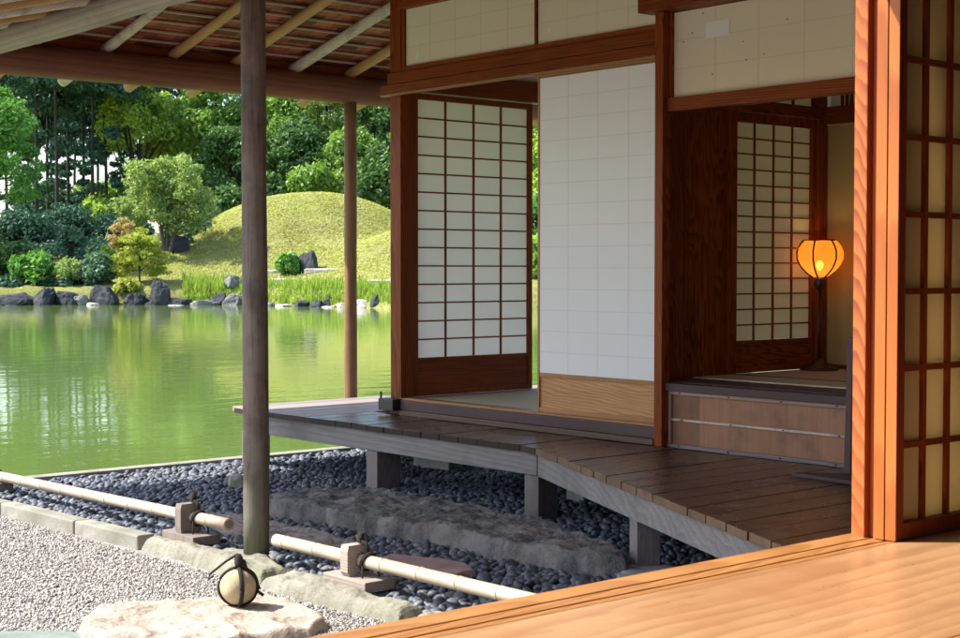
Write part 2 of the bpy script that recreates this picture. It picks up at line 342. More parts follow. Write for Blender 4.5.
def leaf(name, c1, c2, trans=.35, c3=None):
    k = N(name); r = k.rnd(); co = k.obj(); n = k.noise(co, .55, 3, .5)
    v = k.math('ADD', k.math('MULTIPLY', r, .55), k.math('MULTIPLY', n, .45))
    st = [(.2,c1),(.75,c2)] if not c3 else [(.2,c1),(.55,c2),(.8,c3)]
    col = k.ramp(v, st); d = k.new('ShaderNodeBsdfDiffuse'); t = k.new('ShaderNodeBsdfTranslucent'); k.lk(col, d.inputs[0])
    k.lk(k.mix(1.0, col, (1.25,1.35,.7), 'MULTIPLY'), t.inputs[0])
    m = k.new('ShaderNodeMixShader'); m.inputs[0].default_value = trans; k.lk(d.outputs[0], m.inputs[1]); k.lk(t.outputs[0], m.inputs[2])
    g = k.new('ShaderNodeBsdfGlossy'); g.inputs['Roughness'].default_value = .45; g.inputs[0].default_value = (.9,.95,1,1)
    m2 = k.new('ShaderNodeMixShader'); m2.inputs[0].default_value = .02; k.lk(m.outputs[0], m2.inputs[1]); k.lk(g.outputs[0], m2.inputs[2])
    k.lk(m2.outputs[0], k.out.inputs[0]); return k.m
M['lf_pine'] = leaf('dark pine needles', (.022,.065,.05), (.07,.15,.09), .2)
M['lf_deep'] = leaf('deep green leaves', (.03,.085,.025), (.12,.22,.06), .3)
M['lf_mid'] = leaf('mid green leaves', (.07,.16,.03), (.28,.43,.09), .4)
M['lf_lite'] = leaf('light green leaves', (.15,.26,.035), (.46,.60,.11), .42)
M['lf_oliv'] = leaf('olive pale leaves', (.13,.20,.055), (.40,.50,.17), .4)
M['lf_fresh'] = leaf('fresh green leaves', (.055,.17,.03), (.20,.40,.075), .4)
M['lf_teal'] = leaf('blue green shoots', (.045,.11,.08), (.18,.29,.18), .3)
M['lf_maple'] = leaf('maple turning leaves', (.20,.26,.035), (.52,.53,.10), .4)
M['lf_red'] = leaf('pinkish maple tips', (.36,.26,.10), (.60,.42,.24), .4)
M['lf_reed'] = leaf('yellow green reeds', (.16,.27,.04), (.38,.48,.09), .4)
M['bark'] = simple('dark bark', (.035,.028,.022), .9, var=.4, scale=8, bump=.6, dist=.03)
M['barkgrey'] = simple('grey bark', (.12,.10,.085), .9, var=.4, scale=8, bump=.6, dist=.03)

# ------------------------------------------------------------------ camera, light, world
yaw, pit = math.radians(40.85), math.radians(1.85)
fw = Vector((-math.cos(yaw)*math.cos(pit), math.sin(yaw)*math.cos(pit), -math.sin(pit)))
cam = bpy.data.cameras.new('camera'); co_ = bpy.data.objects.new('camera', cam); COL.objects.link(co_)
co_.location = (0,0,EYE); co_.rotation_euler = fw.to_track_quat('-Z','Y').to_euler()
cam.sensor_width = 36; cam.lens = 1500/960*36; cam.clip_start = .05; cam.clip_end = 3000
cam.dof.use_dof = True; cam.dof.focus_distance = 8.0; cam.dof.aperture_fstop = 13.0
S.camera = co_
S.render.engine = 'CYCLES'
sun_dir = Vector((-.55,-.62,1.0)).normalized()
L = bpy.data.lights.new('sun','SUN'); L.energy = 3.9; L.angle = math.radians(.55); L.color = (1,.95,.87)
lo = bpy.data.objects.new('sun', L); COL.objects.link(lo); lo.rotation_euler = sun_dir.to_track_quat('Z','Y').to_euler(); lo.location = (-6,-8,12)
W = bpy.data.worlds.new('World'); S.world = W; W.use_nodes = True; wn = W.node_tree
sky = wn.nodes.new('ShaderNodeTexSky'); sky.sky_type = 'NISHITA'; sky.sun_disc = False
sky.sun_elevation = math.asin(sun_dir.z); sky.sun_rotation = math.atan2(sun_dir.x, sun_dir.y) % (2*PI)
sky.air_density = 1.0; sky.dust_density = 2.0
wn.links.new(sky.outputs[0], wn.nodes['Background'].inputs[0]); wn.nodes['Background'].inputs[1].default_value = .15
S.view_settings.view_transform = 'Standard'; S.view_settings.look = 'None'; S.view_settings.gamma = 1; S.view_settings.use_curve_mapping = False
S.view_settings.exposure = 1.4
S.cycles.max_bounces = 10; S.cycles.diffuse_bounces = 6; S.cycles.transmission_bounces = 6; S.cycles.sample_clamp_indirect = 8

def Wd(d, l): return (-.7564*d+.6541*l, .6541*d+.7564*l)     # depth / lateral seen from the room -> world

# ------------------------------------------------------------------ ground, pond, hill
def ss(t): t = np.clip(t,0,1); return t*t*(3-2*t)
def H(d, l):
    ds = np.interp(l,[-30,-18.7,-14.6,-9.5,-5.5,-3.2,5],[57,58.5,59.3,59.3,55.8,53.2,51.5]); t = d-ds
    h = -1.3+1.35*ss((t+1)/1.6)+.04*np.clip(t,0,14)
    r1 = np.hypot(d-72,l+8.2); m1 = 3.85*np.exp(-(r1/6.7)**2.5)
    r2 = np.hypot(d-65,l+2.2); m2 = 2.2*np.exp(-(r2/4.2)**2.2)
    m3 = 1.5*np.exp(-np.hypot((d-70)/6,(l+13.6)/3.2)**2.2)
    h = h+.35*np.log(np.exp(m1/.35)+np.exp(m2/.35)+np.exp(m3/.35)-2)
    return h+1.2*ss((-l-15)/4)*ss((t-2)/8)
def hz(d, l): return float(H(np.float64(d), np.float64(l)))
ds_ = np.concatenate([np.linspace(49,80,140), np.linspace(80.6,130,50), np.geomspace(132,1500,24)])
ls_ = np.concatenate([-np.geomspace(800,31,20), np.linspace(-30,14,170), np.geomspace(15,800,20)])
D, Lr = np.meshgrid(ds_, ls_, indexing='ij'); Z = H(D, Lr)
for i in range(D.shape[0]):
    for j in range(D.shape[1]):
        if D[i,j] < 100 and -30 < Lr[i,j] < 15 and Z[i,j] > -.5:
            Z[i,j] += .10*noise.noise(Vector((D[i,j]*.8, Lr[i,j]*.8, 0)))+.05*noise.noise(Vector((D[i,j]*2.3, Lr[i,j]*2.3, 4)))
V = np.stack([-.7564*D+.6541*Lr, .6541*D+.7564*Lr, Z], -1).reshape(-1,3); nl = len(ls_)
I = np.arange((len(ds_)-1)*nl).reshape(-1,nl)[:,:-1].ravel()
kind(raw('hill', V, np.stack([I,I+1,I+nl+1,I+nl],1)[:,::-1], M['grass'], smooth=True), 'structure')
mb = MB(); mb.prism([(-8.16,-40),(40,-40),(40,40),(-8.16,40)], -1.5, -.494); kind(mb.build('ground', M['ground']), 'structure')
mb = MB(); mb.prism([(-8.10,3.26),(-1.5,3.26),(-1.5,9.5),(-8.10,9.5)], -.493, -.478); kind(mb.build('pebble_bed', M['soil']), 'structure')
a, b_ = Wd(900,-700), Wd(900,500)
mb = MB(); p1, p2, p3 = Wd(66,-160), Wd(66,120), (-8.18,200)
mb.add([(-8.18,-260,-.6),(-8.18,160,-.6),(-60,190,-.6),(-170,160,-.6),(-190,-60,-.6),(-120,-200,-.6)], [(0,1,2,3,4,5)])
kind(mb.build('water', M['water']), 'structure')
mb = MB(); mb.box(-8.225,-8.125,-30,14,-1.4,-.437); kind(mb.build('pond_edge', M['kerbcut'], bevel=.008), 'structure')

# ------------------------------------------------------------------ stones
def ico(n):
    bm = bmesh.new(); bmesh.ops.create_icosphere(bm, subdivisions=n, radius=1); bm.verts.ensure_lookup_table()
    v = np.array([q.co[:] for q in bm.verts]); f = np.array([[x.index for x in p.verts] for p in bm.faces]); bm.free(); return v, f
ICO = {n: ico(n) for n in (1,2,3,4,5)}
def rock_mesh(c, r, seed, n=4, amp=.22, cuts=9, rot=0, zfloor=-.35):
    v, f = ICO[n]; rg = random.Random(seed); out = []
    pl = []
    pl.append((Vector((rg.uniform(-.25,.25),rg.uniform(-.25,.25),1)).normalized(), rg.uniform(.5,.72)))
    for _ in range(cuts):
        t = Vector((rg.uniform(-1,1), rg.uniform(-1,1), rg.uniform(-.3,1))).normalized(); pl.append((t, rg.uniform(.55,.85)))
    so = Vector((seed*3.7, seed*1.9, seed*.7))
    for p in v:
        q = Vector(p)
        for t, d in pl:
            e = q.dot(t)
            if e > d: q = q-t*(e-d)*.9
        q = q*(1+amp*noise.fractal(Vector(p)*1.3+so, 1.0, 2.0, 4))+Vector(p)*.05*noise.noise(Vector(p)*6+so)
        q.z = max(q.z, zfloor); x, y, z = q.x*r[0], q.y*r[1], q.z*r[2]
        out.append((c[0]+x*math.cos(rot)-y*math.sin(rot), c[1]+x*math.sin(rot)+y*math.cos(rot), c[2]+z))
    mb = MB(); mb.add(out, [tuple(int(i) for i in t) for t in f]); return mb
def rock(name, label, cat, c, r, seed, mat, group=None, **kw):
    o = rock_mesh(c, r, seed, **kw).build(name, mat, smooth=False, base=c); return tag(o, label, cat, group)
def slab_mesh(poly, z0, z1, seed=0, amp=.012, scale=5.0, n=110, edge=.02, droop=.02, ridges=None):
    P = [Vector((p[0],p[1],0)) for p in poly]; c = sum(P, Vector())/len(P)
    # Catmull-Rom-ish resample with a little roughness
    seg = [(P[i], P[(i+1)%len(P)]) for i in range(len(P))]; tot = sum((b-a).length for a,b in seg); pts = []
    for k in range(n):
        t = tot*k/n
        for a,b in seg:
            if t <= (b-a).length: pts.append(a.lerp(b, t/(b-a).length)); break
            t -= (b-a).length
    for _ in range(3): pts = [(pts[i-1]+pts[i]*2+pts[(i+1)%n])/4 for i in range(n)]
    so = Vector((seed*2.3, seed*5.1, seed)); rings = []
    prof = [(1.0,0),(1.015,.3),(1.0,.6),(1.0,.85),(None,1.0)]
    for sc, hz_ in prof:
        ring = []
        for p in pts:
            d = (p-c); L_ = d.length; 
            s = (L_-edge)/L_ if sc is None else 1+(sc-1)
            z = z0+(z1-z0)*hz_ if sc is not None else z1-droop
            q = c+d*s; nn = noise.fractal(Vector((q.x*scale,q.y*scale,z*scale*2))+so,1.0,2.0,4)
            q = c+d*(s+amp*1.2*nn/max(L_,.05)*1.0); ring.append(Vector((q.x,q.y,z+(amp*.4*nn if hz_ > .5 else 0))))
        rings.append(ring)
    m = 26
    for j in range(1,m):
        t = 1-j/m; ring = []
        for p in pts:
            d = p-c; L_ = d.length; q = c+d*((L_-edge)/L_*t)
            nn = noise.fractal(Vector((q.x*scale,q.y*scale,0))+so,1.0,2.0,5)
            zz = z1-droop*(t**6)+amp*nn
            if ridges: zz += ridges(q)
            ring.append(Vector((q.x,q.y,zz)))
        rings.append(ring)
    mb = MB(); vs = [q for r in rings for q in r]; cz = z1+amp*noise.fractal(c*scale+so,1.0,2.0,5); vs.append(Vector((c.x,c.y,cz)))
    fs = []
    for i in range(len(rings)-1):
        for k in range(n): fs.append((i*n+k,i*n+(k+1)%n,(i+1)*n+(k+1)%n,(i+1)*n+k))
    o = (len(rings)-1)*n
    for k in range(n): fs.append((o+k,o+(k+1)%n,len(vs)-1))
    fs.append(tuple(range(n-1,-1,-1)))
    a2 = sum(poly[i][0]*poly[(i+1)%len(poly)][1]-poly[(i+1)%len(poly)][0]*poly[i][1] for i in range(len(poly)))
    if a2 < 0: fs = [f[::-1] for f in fs]
    return mb.add(vs, fs)
def poly_in(poly, x, y):
    ins = np.zeros(len(x), bool); n = len(poly)
    for i in range(n):
        x1,y1 = poly[i]; x2,y2 = poly[(i+1)%n]
        c = ((y1>y)!=(y2>y))&(x < (x2-x1)*(y-y1)/((y2-y1) or 1e-9)+x1); ins ^= c
    return ins
def grid_stone(poly, z0, z1, seed=0, amp=.012, scale=5.0, edge=.03, res=.012, wob=.02, step=.5, ridges=None, **kw):
    P = np.array(poly, float); so = Vector((seed*2.3, seed*5.1, seed)); m = wob+edge*.3+res
    xs = np.arange(P[:,0].min()-m, P[:,0].max()+m, res); ys = np.arange(P[:,1].min()-m, P[:,1].max()+m, res)
    X, Y = np.meshgrid(xs, ys, indexing='ij'); sd = np.full(X.shape, 9.0)
    for i in range(len(P)):
        a, b = P[i], P[(i+1)%len(P)]; e = b-a; t = np.clip(((X-a[0])*e[0]+(Y-a[1])*e[1])/(e@e),0,1)
        sd = np.minimum(sd, np.hypot(X-a[0]-t*e[0], Y-a[1]-t*e[1]))
    ins = poly_in(poly, X.ravel(), Y.ravel()).reshape(X.shape); sd = np.where(ins, sd, -sd)
    idx = -np.ones(X.shape, int); vs = []
    for i in range(X.shape[0]):
        for j in range(X.shape[1]):
            if sd[i,j] < -m: continue
            q = Vector((X[i,j]*scale, Y[i,j]*scale, 0)); n1 = noise.fractal(q+so,1.0,2.0,5); n2 = noise.fractal(q*2.7-so,1.0,2.0,4)
            s_ = sd[i,j]+wob*.8*noise.fractal(q*.9+so*2,1.0,2.0,4)
            t = min(max(s_/edge,0),1); h = z0+(z1-z0)*(1-(1-t)**3)
            tr = math.floor(n1*3.2)/3.2*.55+n1*.45 if step else n1       # chipped layers
            z = h+amp*t*((1-step)*n1+step*tr+.35*n2)
            if ridges: z += ridges(Vector((X[i,j],Y[i,j],0)))*t
            idx[i,j] = len(vs); vs.append((X[i,j]+.15*res*n2, Y[i,j]+.15*res*n1, z))
    fs = [(idx[i,j],idx[i+1,j],idx[i+1,j+1],idx[i,j+1]) for i in range(X.shape[0]-1) for j in range(X.shape[1]-1) if min(idx[i,j],idx[i+1,j],idx[i+1,j+1],idx[i,j+1]) >= 0]
    return MB().add(vs, [tuple(int(q) for q in f) for f in fs])
def slab(name, label, cat, poly, z0, z1, mat, group=None, **kw):
    x = sum(p[0] for p in poly)/len(poly); y = sum(p[1] for p in poly)/len(poly)
    return tag((grid_stone if kw.pop('grid', False) else slab_mesh)(poly, z0, z1, **kw).build(name, mat, smooth=False, base=(x,y,z0)), label, cat, group)

KG = 'kerb stones between the gravel and the black pebbles'
def cut(x0, x1, y0, y1, x0b=None, x1b=None): return [(x0,y0),(x1,y0),(x1b or x1,y1),(x0b or x0,y1)]
for i, (x0, x1, y0, y1, lb) in enumerate([
    (-8.08,-7.30,3.045,3.14,'cut pale kerb stone at the pond corner, under the dark stand block'),
    (-7.292,-6.545,3.10,3.185,'cut pale kerb stone with a sunny narrow top, before the vertical joint'),
    (-6.537,-5.99,3.138,3.225,'cut kerb stone just left of the first rough stone, right of the vertical joint')]):
    mb = MB(); mb.prism([(x0,y0),(x1,y0+.035),(x1,y1+.035),(x0,y1)], -.52, -.428)
    tag(mb.build('kerb_stone', M['kerbcut'], bevel=.008, base=(x0,y0,-.52)), lb, 'kerb stone', KG)
slab('kerb_stone','rough green grey kerb stone carrying the foot of the log post','kerb stone',[(-5.975,3.165),(-5.6,3.19),(-5.2,3.155),(-4.955,3.145),(-4.935,3.30),(-5.3,3.43),(-5.6,3.32),(-5.98,3.285)],-.53,-.430,M['kerb'],KG,seed=1,amp=.016,edge=.06,scale=7,grid=True,res=.009,step=.5,wob=.02)
slab('kerb_stone','rough mossy kerb stone under the wooden block of the right rail','kerb stone',[(-4.945,3.12),(-4.6,3.13),(-4.3,3.15),(-4.09,3.16),(-4.07,3.31),(-4.4,3.30),(-4.7,3.33),(-4.925,3.30)],-.53,-.428,M['kerb'],KG,seed=3,amp=.016,edge=.06,scale=7,grid=True,res=.009,step=.5,wob=.02)
slab('kerb_stone','rough kerb stone partly hidden by the sunlit floor edge','kerb stone',[(-4.08,3.165),(-3.8,3.20),(-3.4,3.22),(-3.3,3.33),(-3.7,3.34),(-4.06,3.32)],-.53,-.430,M['kerb'],KG,seed=5,amp=.016,edge=.06,scale=7,grid=True,res=.009,step=.5,wob=.02)
slab('flat_stone','rough brown grey flat stone lying in the pebbles behind the log post','stone',[(-6.38,3.62),(-6.42,3.80),(-6.15,3.92),(-5.65,3.93),(-5.16,3.88),(-5.02,3.70),(-5.4,3.60),(-5.9,3.55)],-.50,-.438,M['rough'],seed=8,amp=.018,scale=7,edge=.05,grid=True,step=.6)
slab('long_stone','long grey step stone with a rough top below the veranda edge','stone',[(-6.25,3.97),(-5.75,4.03),(-5.1,4.10),(-4.5,4.11),(-4.15,4.13),(-4.0,4.25),(-4.25,4.42),(-4.9,4.62),(-5.7,4.66),(-6.2,4.60),(-6.42,4.30)],-.50,-.368,M['basalt'],seed=12,amp=.022,scale=6,edge=.035,grid=True,res=.010,wob=.035,step=.45)
slab('flat_stone','flat reddish stone beside the right bamboo rail','stone',[(-4.93,3.68),(-4.99,3.82),(-4.62,3.92),(-4.44,3.84),(-4.42,3.68),(-4.68,3.60)],-.49,-.436,M['redstone'],seed=14,amp=.007,scale=5,edge=.02,grid=True,step=.7)
def rid(q):
    t = max(0,(q.x+4.55)/.4); return -.022*t*abs(math.sin(q.y*19+q.x*5+1.5*noise.noise(Vector((q.x*5,q.y*5,3)))))
slab('stepping_stone','large pale sunlit stepping stone with a roped round stone on it','stepping stone',[(-4.75,2.27),(-4.90,2.42),(-4.86,2.60),(-4.78,2.80),(-4.72,3.02),(-4.55,3.04),(-4.38,3.0),(-4.22,2.955),(-4.14,2.84),(-4.19,2.64),(-4.21,2.49),(-4.36,2.31),(-4.55,2.2)],-.52,-.437,M['pale'],seed=21,amp=.016,scale=5,edge=.05,grid=True,res=.008,step=.7,wob=.03,ridges=rid)
slab('stepping_stone','smooth blue green stepping stone at the lower left corner','stepping stone',[(-5.05,1.85),(-4.86,2.06),(-4.70,2.24),(-4.50,2.27),(-4.35,2.1),(-4.4,1.7),(-4.8,1.6)],-.52,-.462,M['greenst'],seed=25,amp=.005,scale=4,edge=.03,droop=.012)
rock('cube_stone','small pale squared stone in the pebbles left of the log post','stone',(-7.20,4.43,-.44),(.075,.07,.075),31,M['kerbcut'],n=3,amp=.08,cuts=12,zfloor=-.6)

# pebbles
def scatter(x, y, z, rad, n, flat, tilt, rmul=1.0, jit=.18):
    v0, f0 = ICO[n]; k = len(x)
    a = rng.uniform(0,2*PI,k); el = rng.uniform(.72,1.0,k); fl = rng.uniform(*flat,k)
    P = np.repeat(v0[None],k,0); sh = 1+jit*(rng.random((k,len(v0)))-.5) if n < 2 else np.ones((k,len(v0)))
    P = P*sh[...,None]*np.stack([rad, rad*el, rad*fl],-1)[:,None,:]
    tx = rng.normal(0,tilt,k); ty = rng.normal(0,tilt,k)
    P[...,2] = P[...,2]+P[...,0]*tx[:,None]+P[...,1]*ty[:,None]
    ca, sa = np.cos(a)[:,None], np.sin(a)[:,None]
    X = P[...,0]*ca-P[...,1]*sa; Y = P[...,0]*sa+P[...,1]*ca
    V = np.stack([X+x[:,None], Y+y[:,None], P[...,2]+z[:,None]],-1).reshape(-1,3)
    Fq = (f0[None]+(np.arange(k)*len(v0))[:,None,None]).reshape(-1,3); return V, Fq
sp = .042
gx, gy = np.meshgrid(np.arange(-8.10,-2.7,sp), np.arange(3.30,7.2,sp*.86))
gx = gx+(np.arange(gx.shape[0])%2)[:,None]*sp*.5; gx = gx.ravel()+rng.uniform(-.012,.012,gx.size); gy = gy.ravel()+rng.uniform(-.012,.012,gy.size)
keep = np.ones(gx.size, bool)
for pl in ([(-6.33,3.64),(-6.38,3.79),(-6.15,3.9),(-5.65,3.91),(-5.18,3.86),(-5.06,3.71),(-5.4,3.62),(-5.9,3.57)],
           [(-6.2,4.0),(-5.1,4.13),(-4.2,4.16),(-4.04,4.25),(-4.27,4.38),(-4.9,4.58),(-5.7,4.62),(-6.2,4.56),(-6.38,4.3)],
           [(-4.91,3.7),(-4.97,3.8),(-4.62,3.89),(-4.47,3.82),(-4.44,3.7),(-4.68,3.62)],
           [(-5.52,3.2),(-5.05,3.2),(-5.05,3.40),(-5.3,3.45),(-5.5,3.40)]): keep &= ~poly_in(pl,gx,gy)
keep &= (gx < -6.3)|(gy < 6.1)
gx, gy = gx[keep], gy[keep]; rad = rng.uniform(.017,.031,gx.size)
V, Fq = scatter(gx, gy, -.468+rng.uniform(-.006,.010,gx.size), rad, 2, (.52,.8), .28)
kind(tag(raw('pebbles', V, Fq, M['pebble'], smooth=True, base=(-8,3.3,-.48)), 'bed of smooth black river pebbles between the kerb and the pond', 'pebbles'), 'stuff')
# gravel grains
n = 80000; x = rng.uniform(-8.1,-3.3,n); y = rng.uniform(1.3,3.2,n); keep = (y > 1.55+(-x-5)*.42) & (y < 3.05+.03*(x+8)+.02)
x, y = x[keep], y[keep]
V, Fq = scatter(x, y, -.492+rng.uniform(-.002,.005,x.size), rng.uniform(.0033,.0072,x.size), 1, (.6,.95), .4, jit=.5)
kind(tag(raw('gravel', V, Fq, M['grain'], base=(-8,1.6,-.5)), 'pale grey gravel raked in front of the kerb', 'gravel'), 'stuff')
# a few grains strewn beside the veranda footing
# ------------------------------------------------------------------ tea house
TH = thing('tea_house','dark red wooden tea house with paper screens and a log eave beside the pond','building',(-6.95,5.4,-.45))
def pb(name, mat, *boxes, parent=TH, bevel=.003):
    mb = MB(); [mb.box(*q) for q in boxes]; return mb.build(name, mat, parent, bevel=bevel)
YA = 5.404
pb('corner_post', M['redZ'], (-7.035,-6.935,5.385,5.484,-.10,2.42))
pb('post', M['redZ'], (-4.903,-4.852,5.345,5.40,-.10,1.975))
pb('post', M['redZ'], (-2.56,-2.46,5.345,5.445,-.10,1.975))
pb('post', M['redZ'], (-6.99,-6.90,7.42,7.51,-.45,2.42))
pb('head_beam', M['redX'], (-4.975,-2.4,5.30,5.44,1.978,2.10))
pb('upper_rail', M['redX'], (-6.934,-4.904,5.375,5.45,2.262,2.31))
pb('head_rail', M['redX'], (-7.04,-4.904,5.368,5.384,1.835,1.898), (-6.934,-4.904,5.385,5.45,1.80,1.930))
pb('shutter_rail', M['redX'], (-7.10,-4.904,5.362,5.3835,1.782,1.832), parent=TH)
lab(pb('shutter_rail_lip', M['tanX'], (-7.10,-4.904,5.360,5.383,1.765,1.780)), 'orange lower lip of the shutter rail')
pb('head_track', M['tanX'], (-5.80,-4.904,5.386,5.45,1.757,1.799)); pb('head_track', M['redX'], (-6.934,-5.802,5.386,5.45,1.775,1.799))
# sill with two grooves and its fascia
pb('door_sill', M['tanX'], (-6.934,-4.904,5.370,5.382,-.03,0), (-6.934,-4.904,5.386,5.40,-.03,-.004), (-6.934,-4.904,5.404,5.47,-.03,0), bevel=.002)
pb('sill_fascia', M['purpX'], (-6.90,-4.904,5.352,5.369,-.066,-.010)); pb('ledger_board', M['deckx'], (-6.90,-4.904,5.340,5.369,-.098,-.067))
# frieze panels
def panel(x0, x1, z0, z1, y, mat, barline, cols, rows, label=None):
    p = MB().box(x0,x1,y,y+.012,z0,z1).build('frieze_panel', mat, TH)
    if label: lab(p, label)
    mb = MB()
    for i in range(1,cols): xx = x0+(x1-x0)*i/cols; mb.box(xx-.0022,xx+.0022,y-.0006,y-.0001,z0,z1)
    for j in range(1,rows): zz = z0+(z1-z0)*j/rows; mb.box(x0,x1,y-.0012,y-.0007,zz-.0022,zz+.0022)
    mb.build('bar_line', barline, p); return p  # thin darker strips stand for lattice dimming the panel from behind
pf = panel(-6.905,-5.803,1.93,2.26,5.405,M['papercream'],M['barlinecream'],5,3,'cream paper panel with a torn spot at its lower left')
panel(-5.783,-4.92,1.93,2.26,5.405,M['papercream'],M['barlinecream'],4,3)
pb('frieze_mullion', M['redZ'], (-5.80,-5.786,5.39,5.43,1.931,2.261)); pb('frieze_mullion', M['redZ'], (-6.934,-6.906,5.39,5.44,1.931,2.261)); pb('frieze_mullion', M['redZ'], (-4.919,-4.904,5.39,5.44,1.931,2.261))
pb('upper_wall', M['papercream'], (-6.934,-4.904,5.40,5.44,2.311,2.50), bevel=0)
# shoji
def bx(mb, axis, a0, a1, f0, f1, z0, z1):
    if axis == 'X': mb.box(a0,a1,f0,f1,z0,z1)
    else: mb.box(f0,f1,a0,a1,z0,z1)
def shoji(parent, axis, fx, a0, a1, z0, z1, kick, cols, rows, side, st=.03, rail=.03, bot=.05, fm='red', lm=None, pm='paper', km='red', lw=.007, ld=.012, label=None, thick=.014, plain=False):
    mb = MB(); t = thick; other = 'X' if axis == 'X' else 'Y'
    bx(mb,axis,a0,a0+st,fx-t,fx+t,z0,z1); bx(mb,axis,a1-st,a1,fx-t,fx+t,z0,z1)
    b0, b1 = a0+st, a1-st
    bx(mb,axis,b0,b1,fx-t+.001,fx+t-.001,z1-rail,z1); bx(mb,axis,b0,b1,fx-t+.001,fx+t-.001,z0,z0+bot)
    if kick: bx(mb,axis,b0,b1,fx-t+.001,fx+t-.001,kick,kick+.022)
    fr = mb.build('shoji_screen', M[fm+'Z'], parent, bevel=.0015)
    if label: lab(fr, label)
    p0 = (kick+.022) if kick else z0+bot; p1 = z1-rail
    py = fx-side*(t-.004)
    mb = MB(); bx(mb,axis,b0+.0005,b1-.0005,py-.0008,py+.0008,p0+.0005,p1-.0005); pap = mb.build('paper', M[pm], fr)
    mb = MB(); q0, q1 = (py+side*.0012, py+side*(.0012+ld)); q0, q1 = min(q0,q1), max(q0,q1)
    for i in range(1,cols): c = b0+(b1-b0)*i/cols; bx(mb,axis,c-lw/2,c+lw/2,q0,q1,p0,p1)
    for j in range(1,rows): c = p0+(p1-p0)*j/rows; bx(mb,axis,b0,b1,q0+.001,q1-.001,c-lw/2,c+lw/2)
    mb.build('lattice', M[(lm or fm)+'Z'] if (lm or fm)+'Z' in M else M[lm], fr)
    if plain:      # grey strips painted where the bars dim the paper from behind
        mb = MB(); q = py-side*.0011
        for i in range(1,cols): c = b0+(b1-b0)*i/cols; bx(mb,axis,c-lw*.3,c+lw*.3,q-.0002,q+.0002,p0,p1)
        for j in range(1,rows): c = p0+(p1-p0)*j/rows; bx(mb,axis,b0,b1,q-side*.0005-.0002,q-side*.0005+.0002,c-lw*.3,c+lw*.3)
        mb.build('bar_line', M['barline'], fr)
    if kick:
        mb = MB(); bx(mb,axis,b0,b1,fx-.005,fx+.005,z0+bot,kick); mb.build('kickboard', M[km] if km in M else M[km+('X' if axis=='X' else 'Y')], fr)
    return fr
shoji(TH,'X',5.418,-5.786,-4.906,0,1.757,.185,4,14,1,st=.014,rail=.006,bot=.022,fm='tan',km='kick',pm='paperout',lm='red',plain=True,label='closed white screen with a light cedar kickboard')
shoji(TH,'Y',-6.95,5.486,6.434,0,1.79,.205,4,14,1,st=.03,rail=.035,bot=.03,lw=.009,ld=.012,label='inner screen showing its brown lattice, at the pond end')
pb('end_head_rail', M['redY'], (-6.985,-6.90,5.486,7.418,1.795,1.92)); pb('end_wall', M['wallp'], (-6.97,-6.93,5.486,7.418,1.921,2.42), bevel=0)
pb('end_wall', M['wallp'], (-6.97,-6.93,7.512,8.6,-.05,2.42), bevel=0); pb('end_sill', M['redY'], (-6.985,-6.90,5.486,7.418,-.06,-.003))
pb('back_wall', M['wallp'], (-5.1,-2.3,8.6,8.65,-.45,2.42), (-6.97,-5.1005,8.6,8.65,1.8,2.42), (-6.97,-5.1005,8.6,8.65,-.45,-.01), bevel=0); pb('partition_wall', M['wallp'], (-5.04,-5.002,5.47,5.99,-.05,2.42), (-5.04,-5.002,6.71,8.599,-.05,2.42), bevel=0)  # doorway left open in the unseen back wall to let daylight in
pb('tatami', M['tatami'], (-6.899,-5.045,5.472,6.38,-.06,-.004), (-6.899,-5.045,6.384,8.59,-.06,-.004), bevel=.002)
pb('room_ceiling', M['ceil'], (-7.03,-2.3,5.452,8.64,2.43,2.46), bevel=0)
pb('floor_joist', M['purpX'], (-6.9,-2.5,5.50,5.60,-.2,-.07), (-6.9,-2.5,6.9,7.0,-.2,-.07))
pb('underfloor_light_block', M['purpX'], (-6.30,-2.4,5.95,6.0,-.47,-.062), bevel=0)  # added board, blocks light from beyond so the underfloor stays dark
# raised room on the right
pb('skirting_board', M['skirt'], *[(-4.84+.172*i,-4.84+.172*(i+1),5.41,5.43,-.10,.155) for i in range(13)], bevel=0)
pb('skirting_strip', M['strip'], (-4.856,-2.5,5.392,5.409,.150,.168), (-4.856,-4.838,5.393,5.408,-.085,.149)); 
lab(pb('skirting_strip', M['polepale'], (-4.837,-2.5,5.397,5.408,.024,.036)), 'pale split bamboo strip across the panel')
lab(pb('skirting_strip', M['grayX'], (-4.856,-2.5,5.388,5.408,-.105,-.086)), 'grey bottom strip of the panel')
for x in np.arange(-4.78,-2.6,.30):
    for (dx_, y, z) in ((0,5.3915,.159),(0,5.3875,-.095),(.01,5.3965,.030)): MB().lathe((x+dx_,y,z),[(.0045,-.003),(.0045,.003)],8).build('nail_head', M['black'], TH)
pb('raised_sill', M['purpX'], (-4.856,-2.45,5.372,5.45,.169,.205)); pb('inner_floor_board', M['purpX'], (-4.97,-2.45,5.451,5.70,.165,.208))
pb('tatami', M['tatami'], (-4.965,-3.95,5.702,6.76,.16,.214), bevel=.002); pb('tatami', M['tatami'], (-3.94,-2.4,5.702,6.76,.16,.214), bevel=.002)
pb('tatami_edging', M['cloth'], (-4.965,-2.4,5.985,6.015,.2142,.2152), bevel=0)
pb('door_lintel', M['redX'], (-4.856,-2.45,5.375,5.44,1.503,1.568))
pz = panel(-4.838,-2.56,1.570,1.974,5.41,M['papercream'],M['barlinecream'],9,3,'old cream paper panel with a white mended patch')
mb = MB(); mb.box(-4.64,-4.50,5.4075,5.4082,1.83,1.905); lab(mb.build('paper_patch', M['patch'], pz), 'square white paper patch')
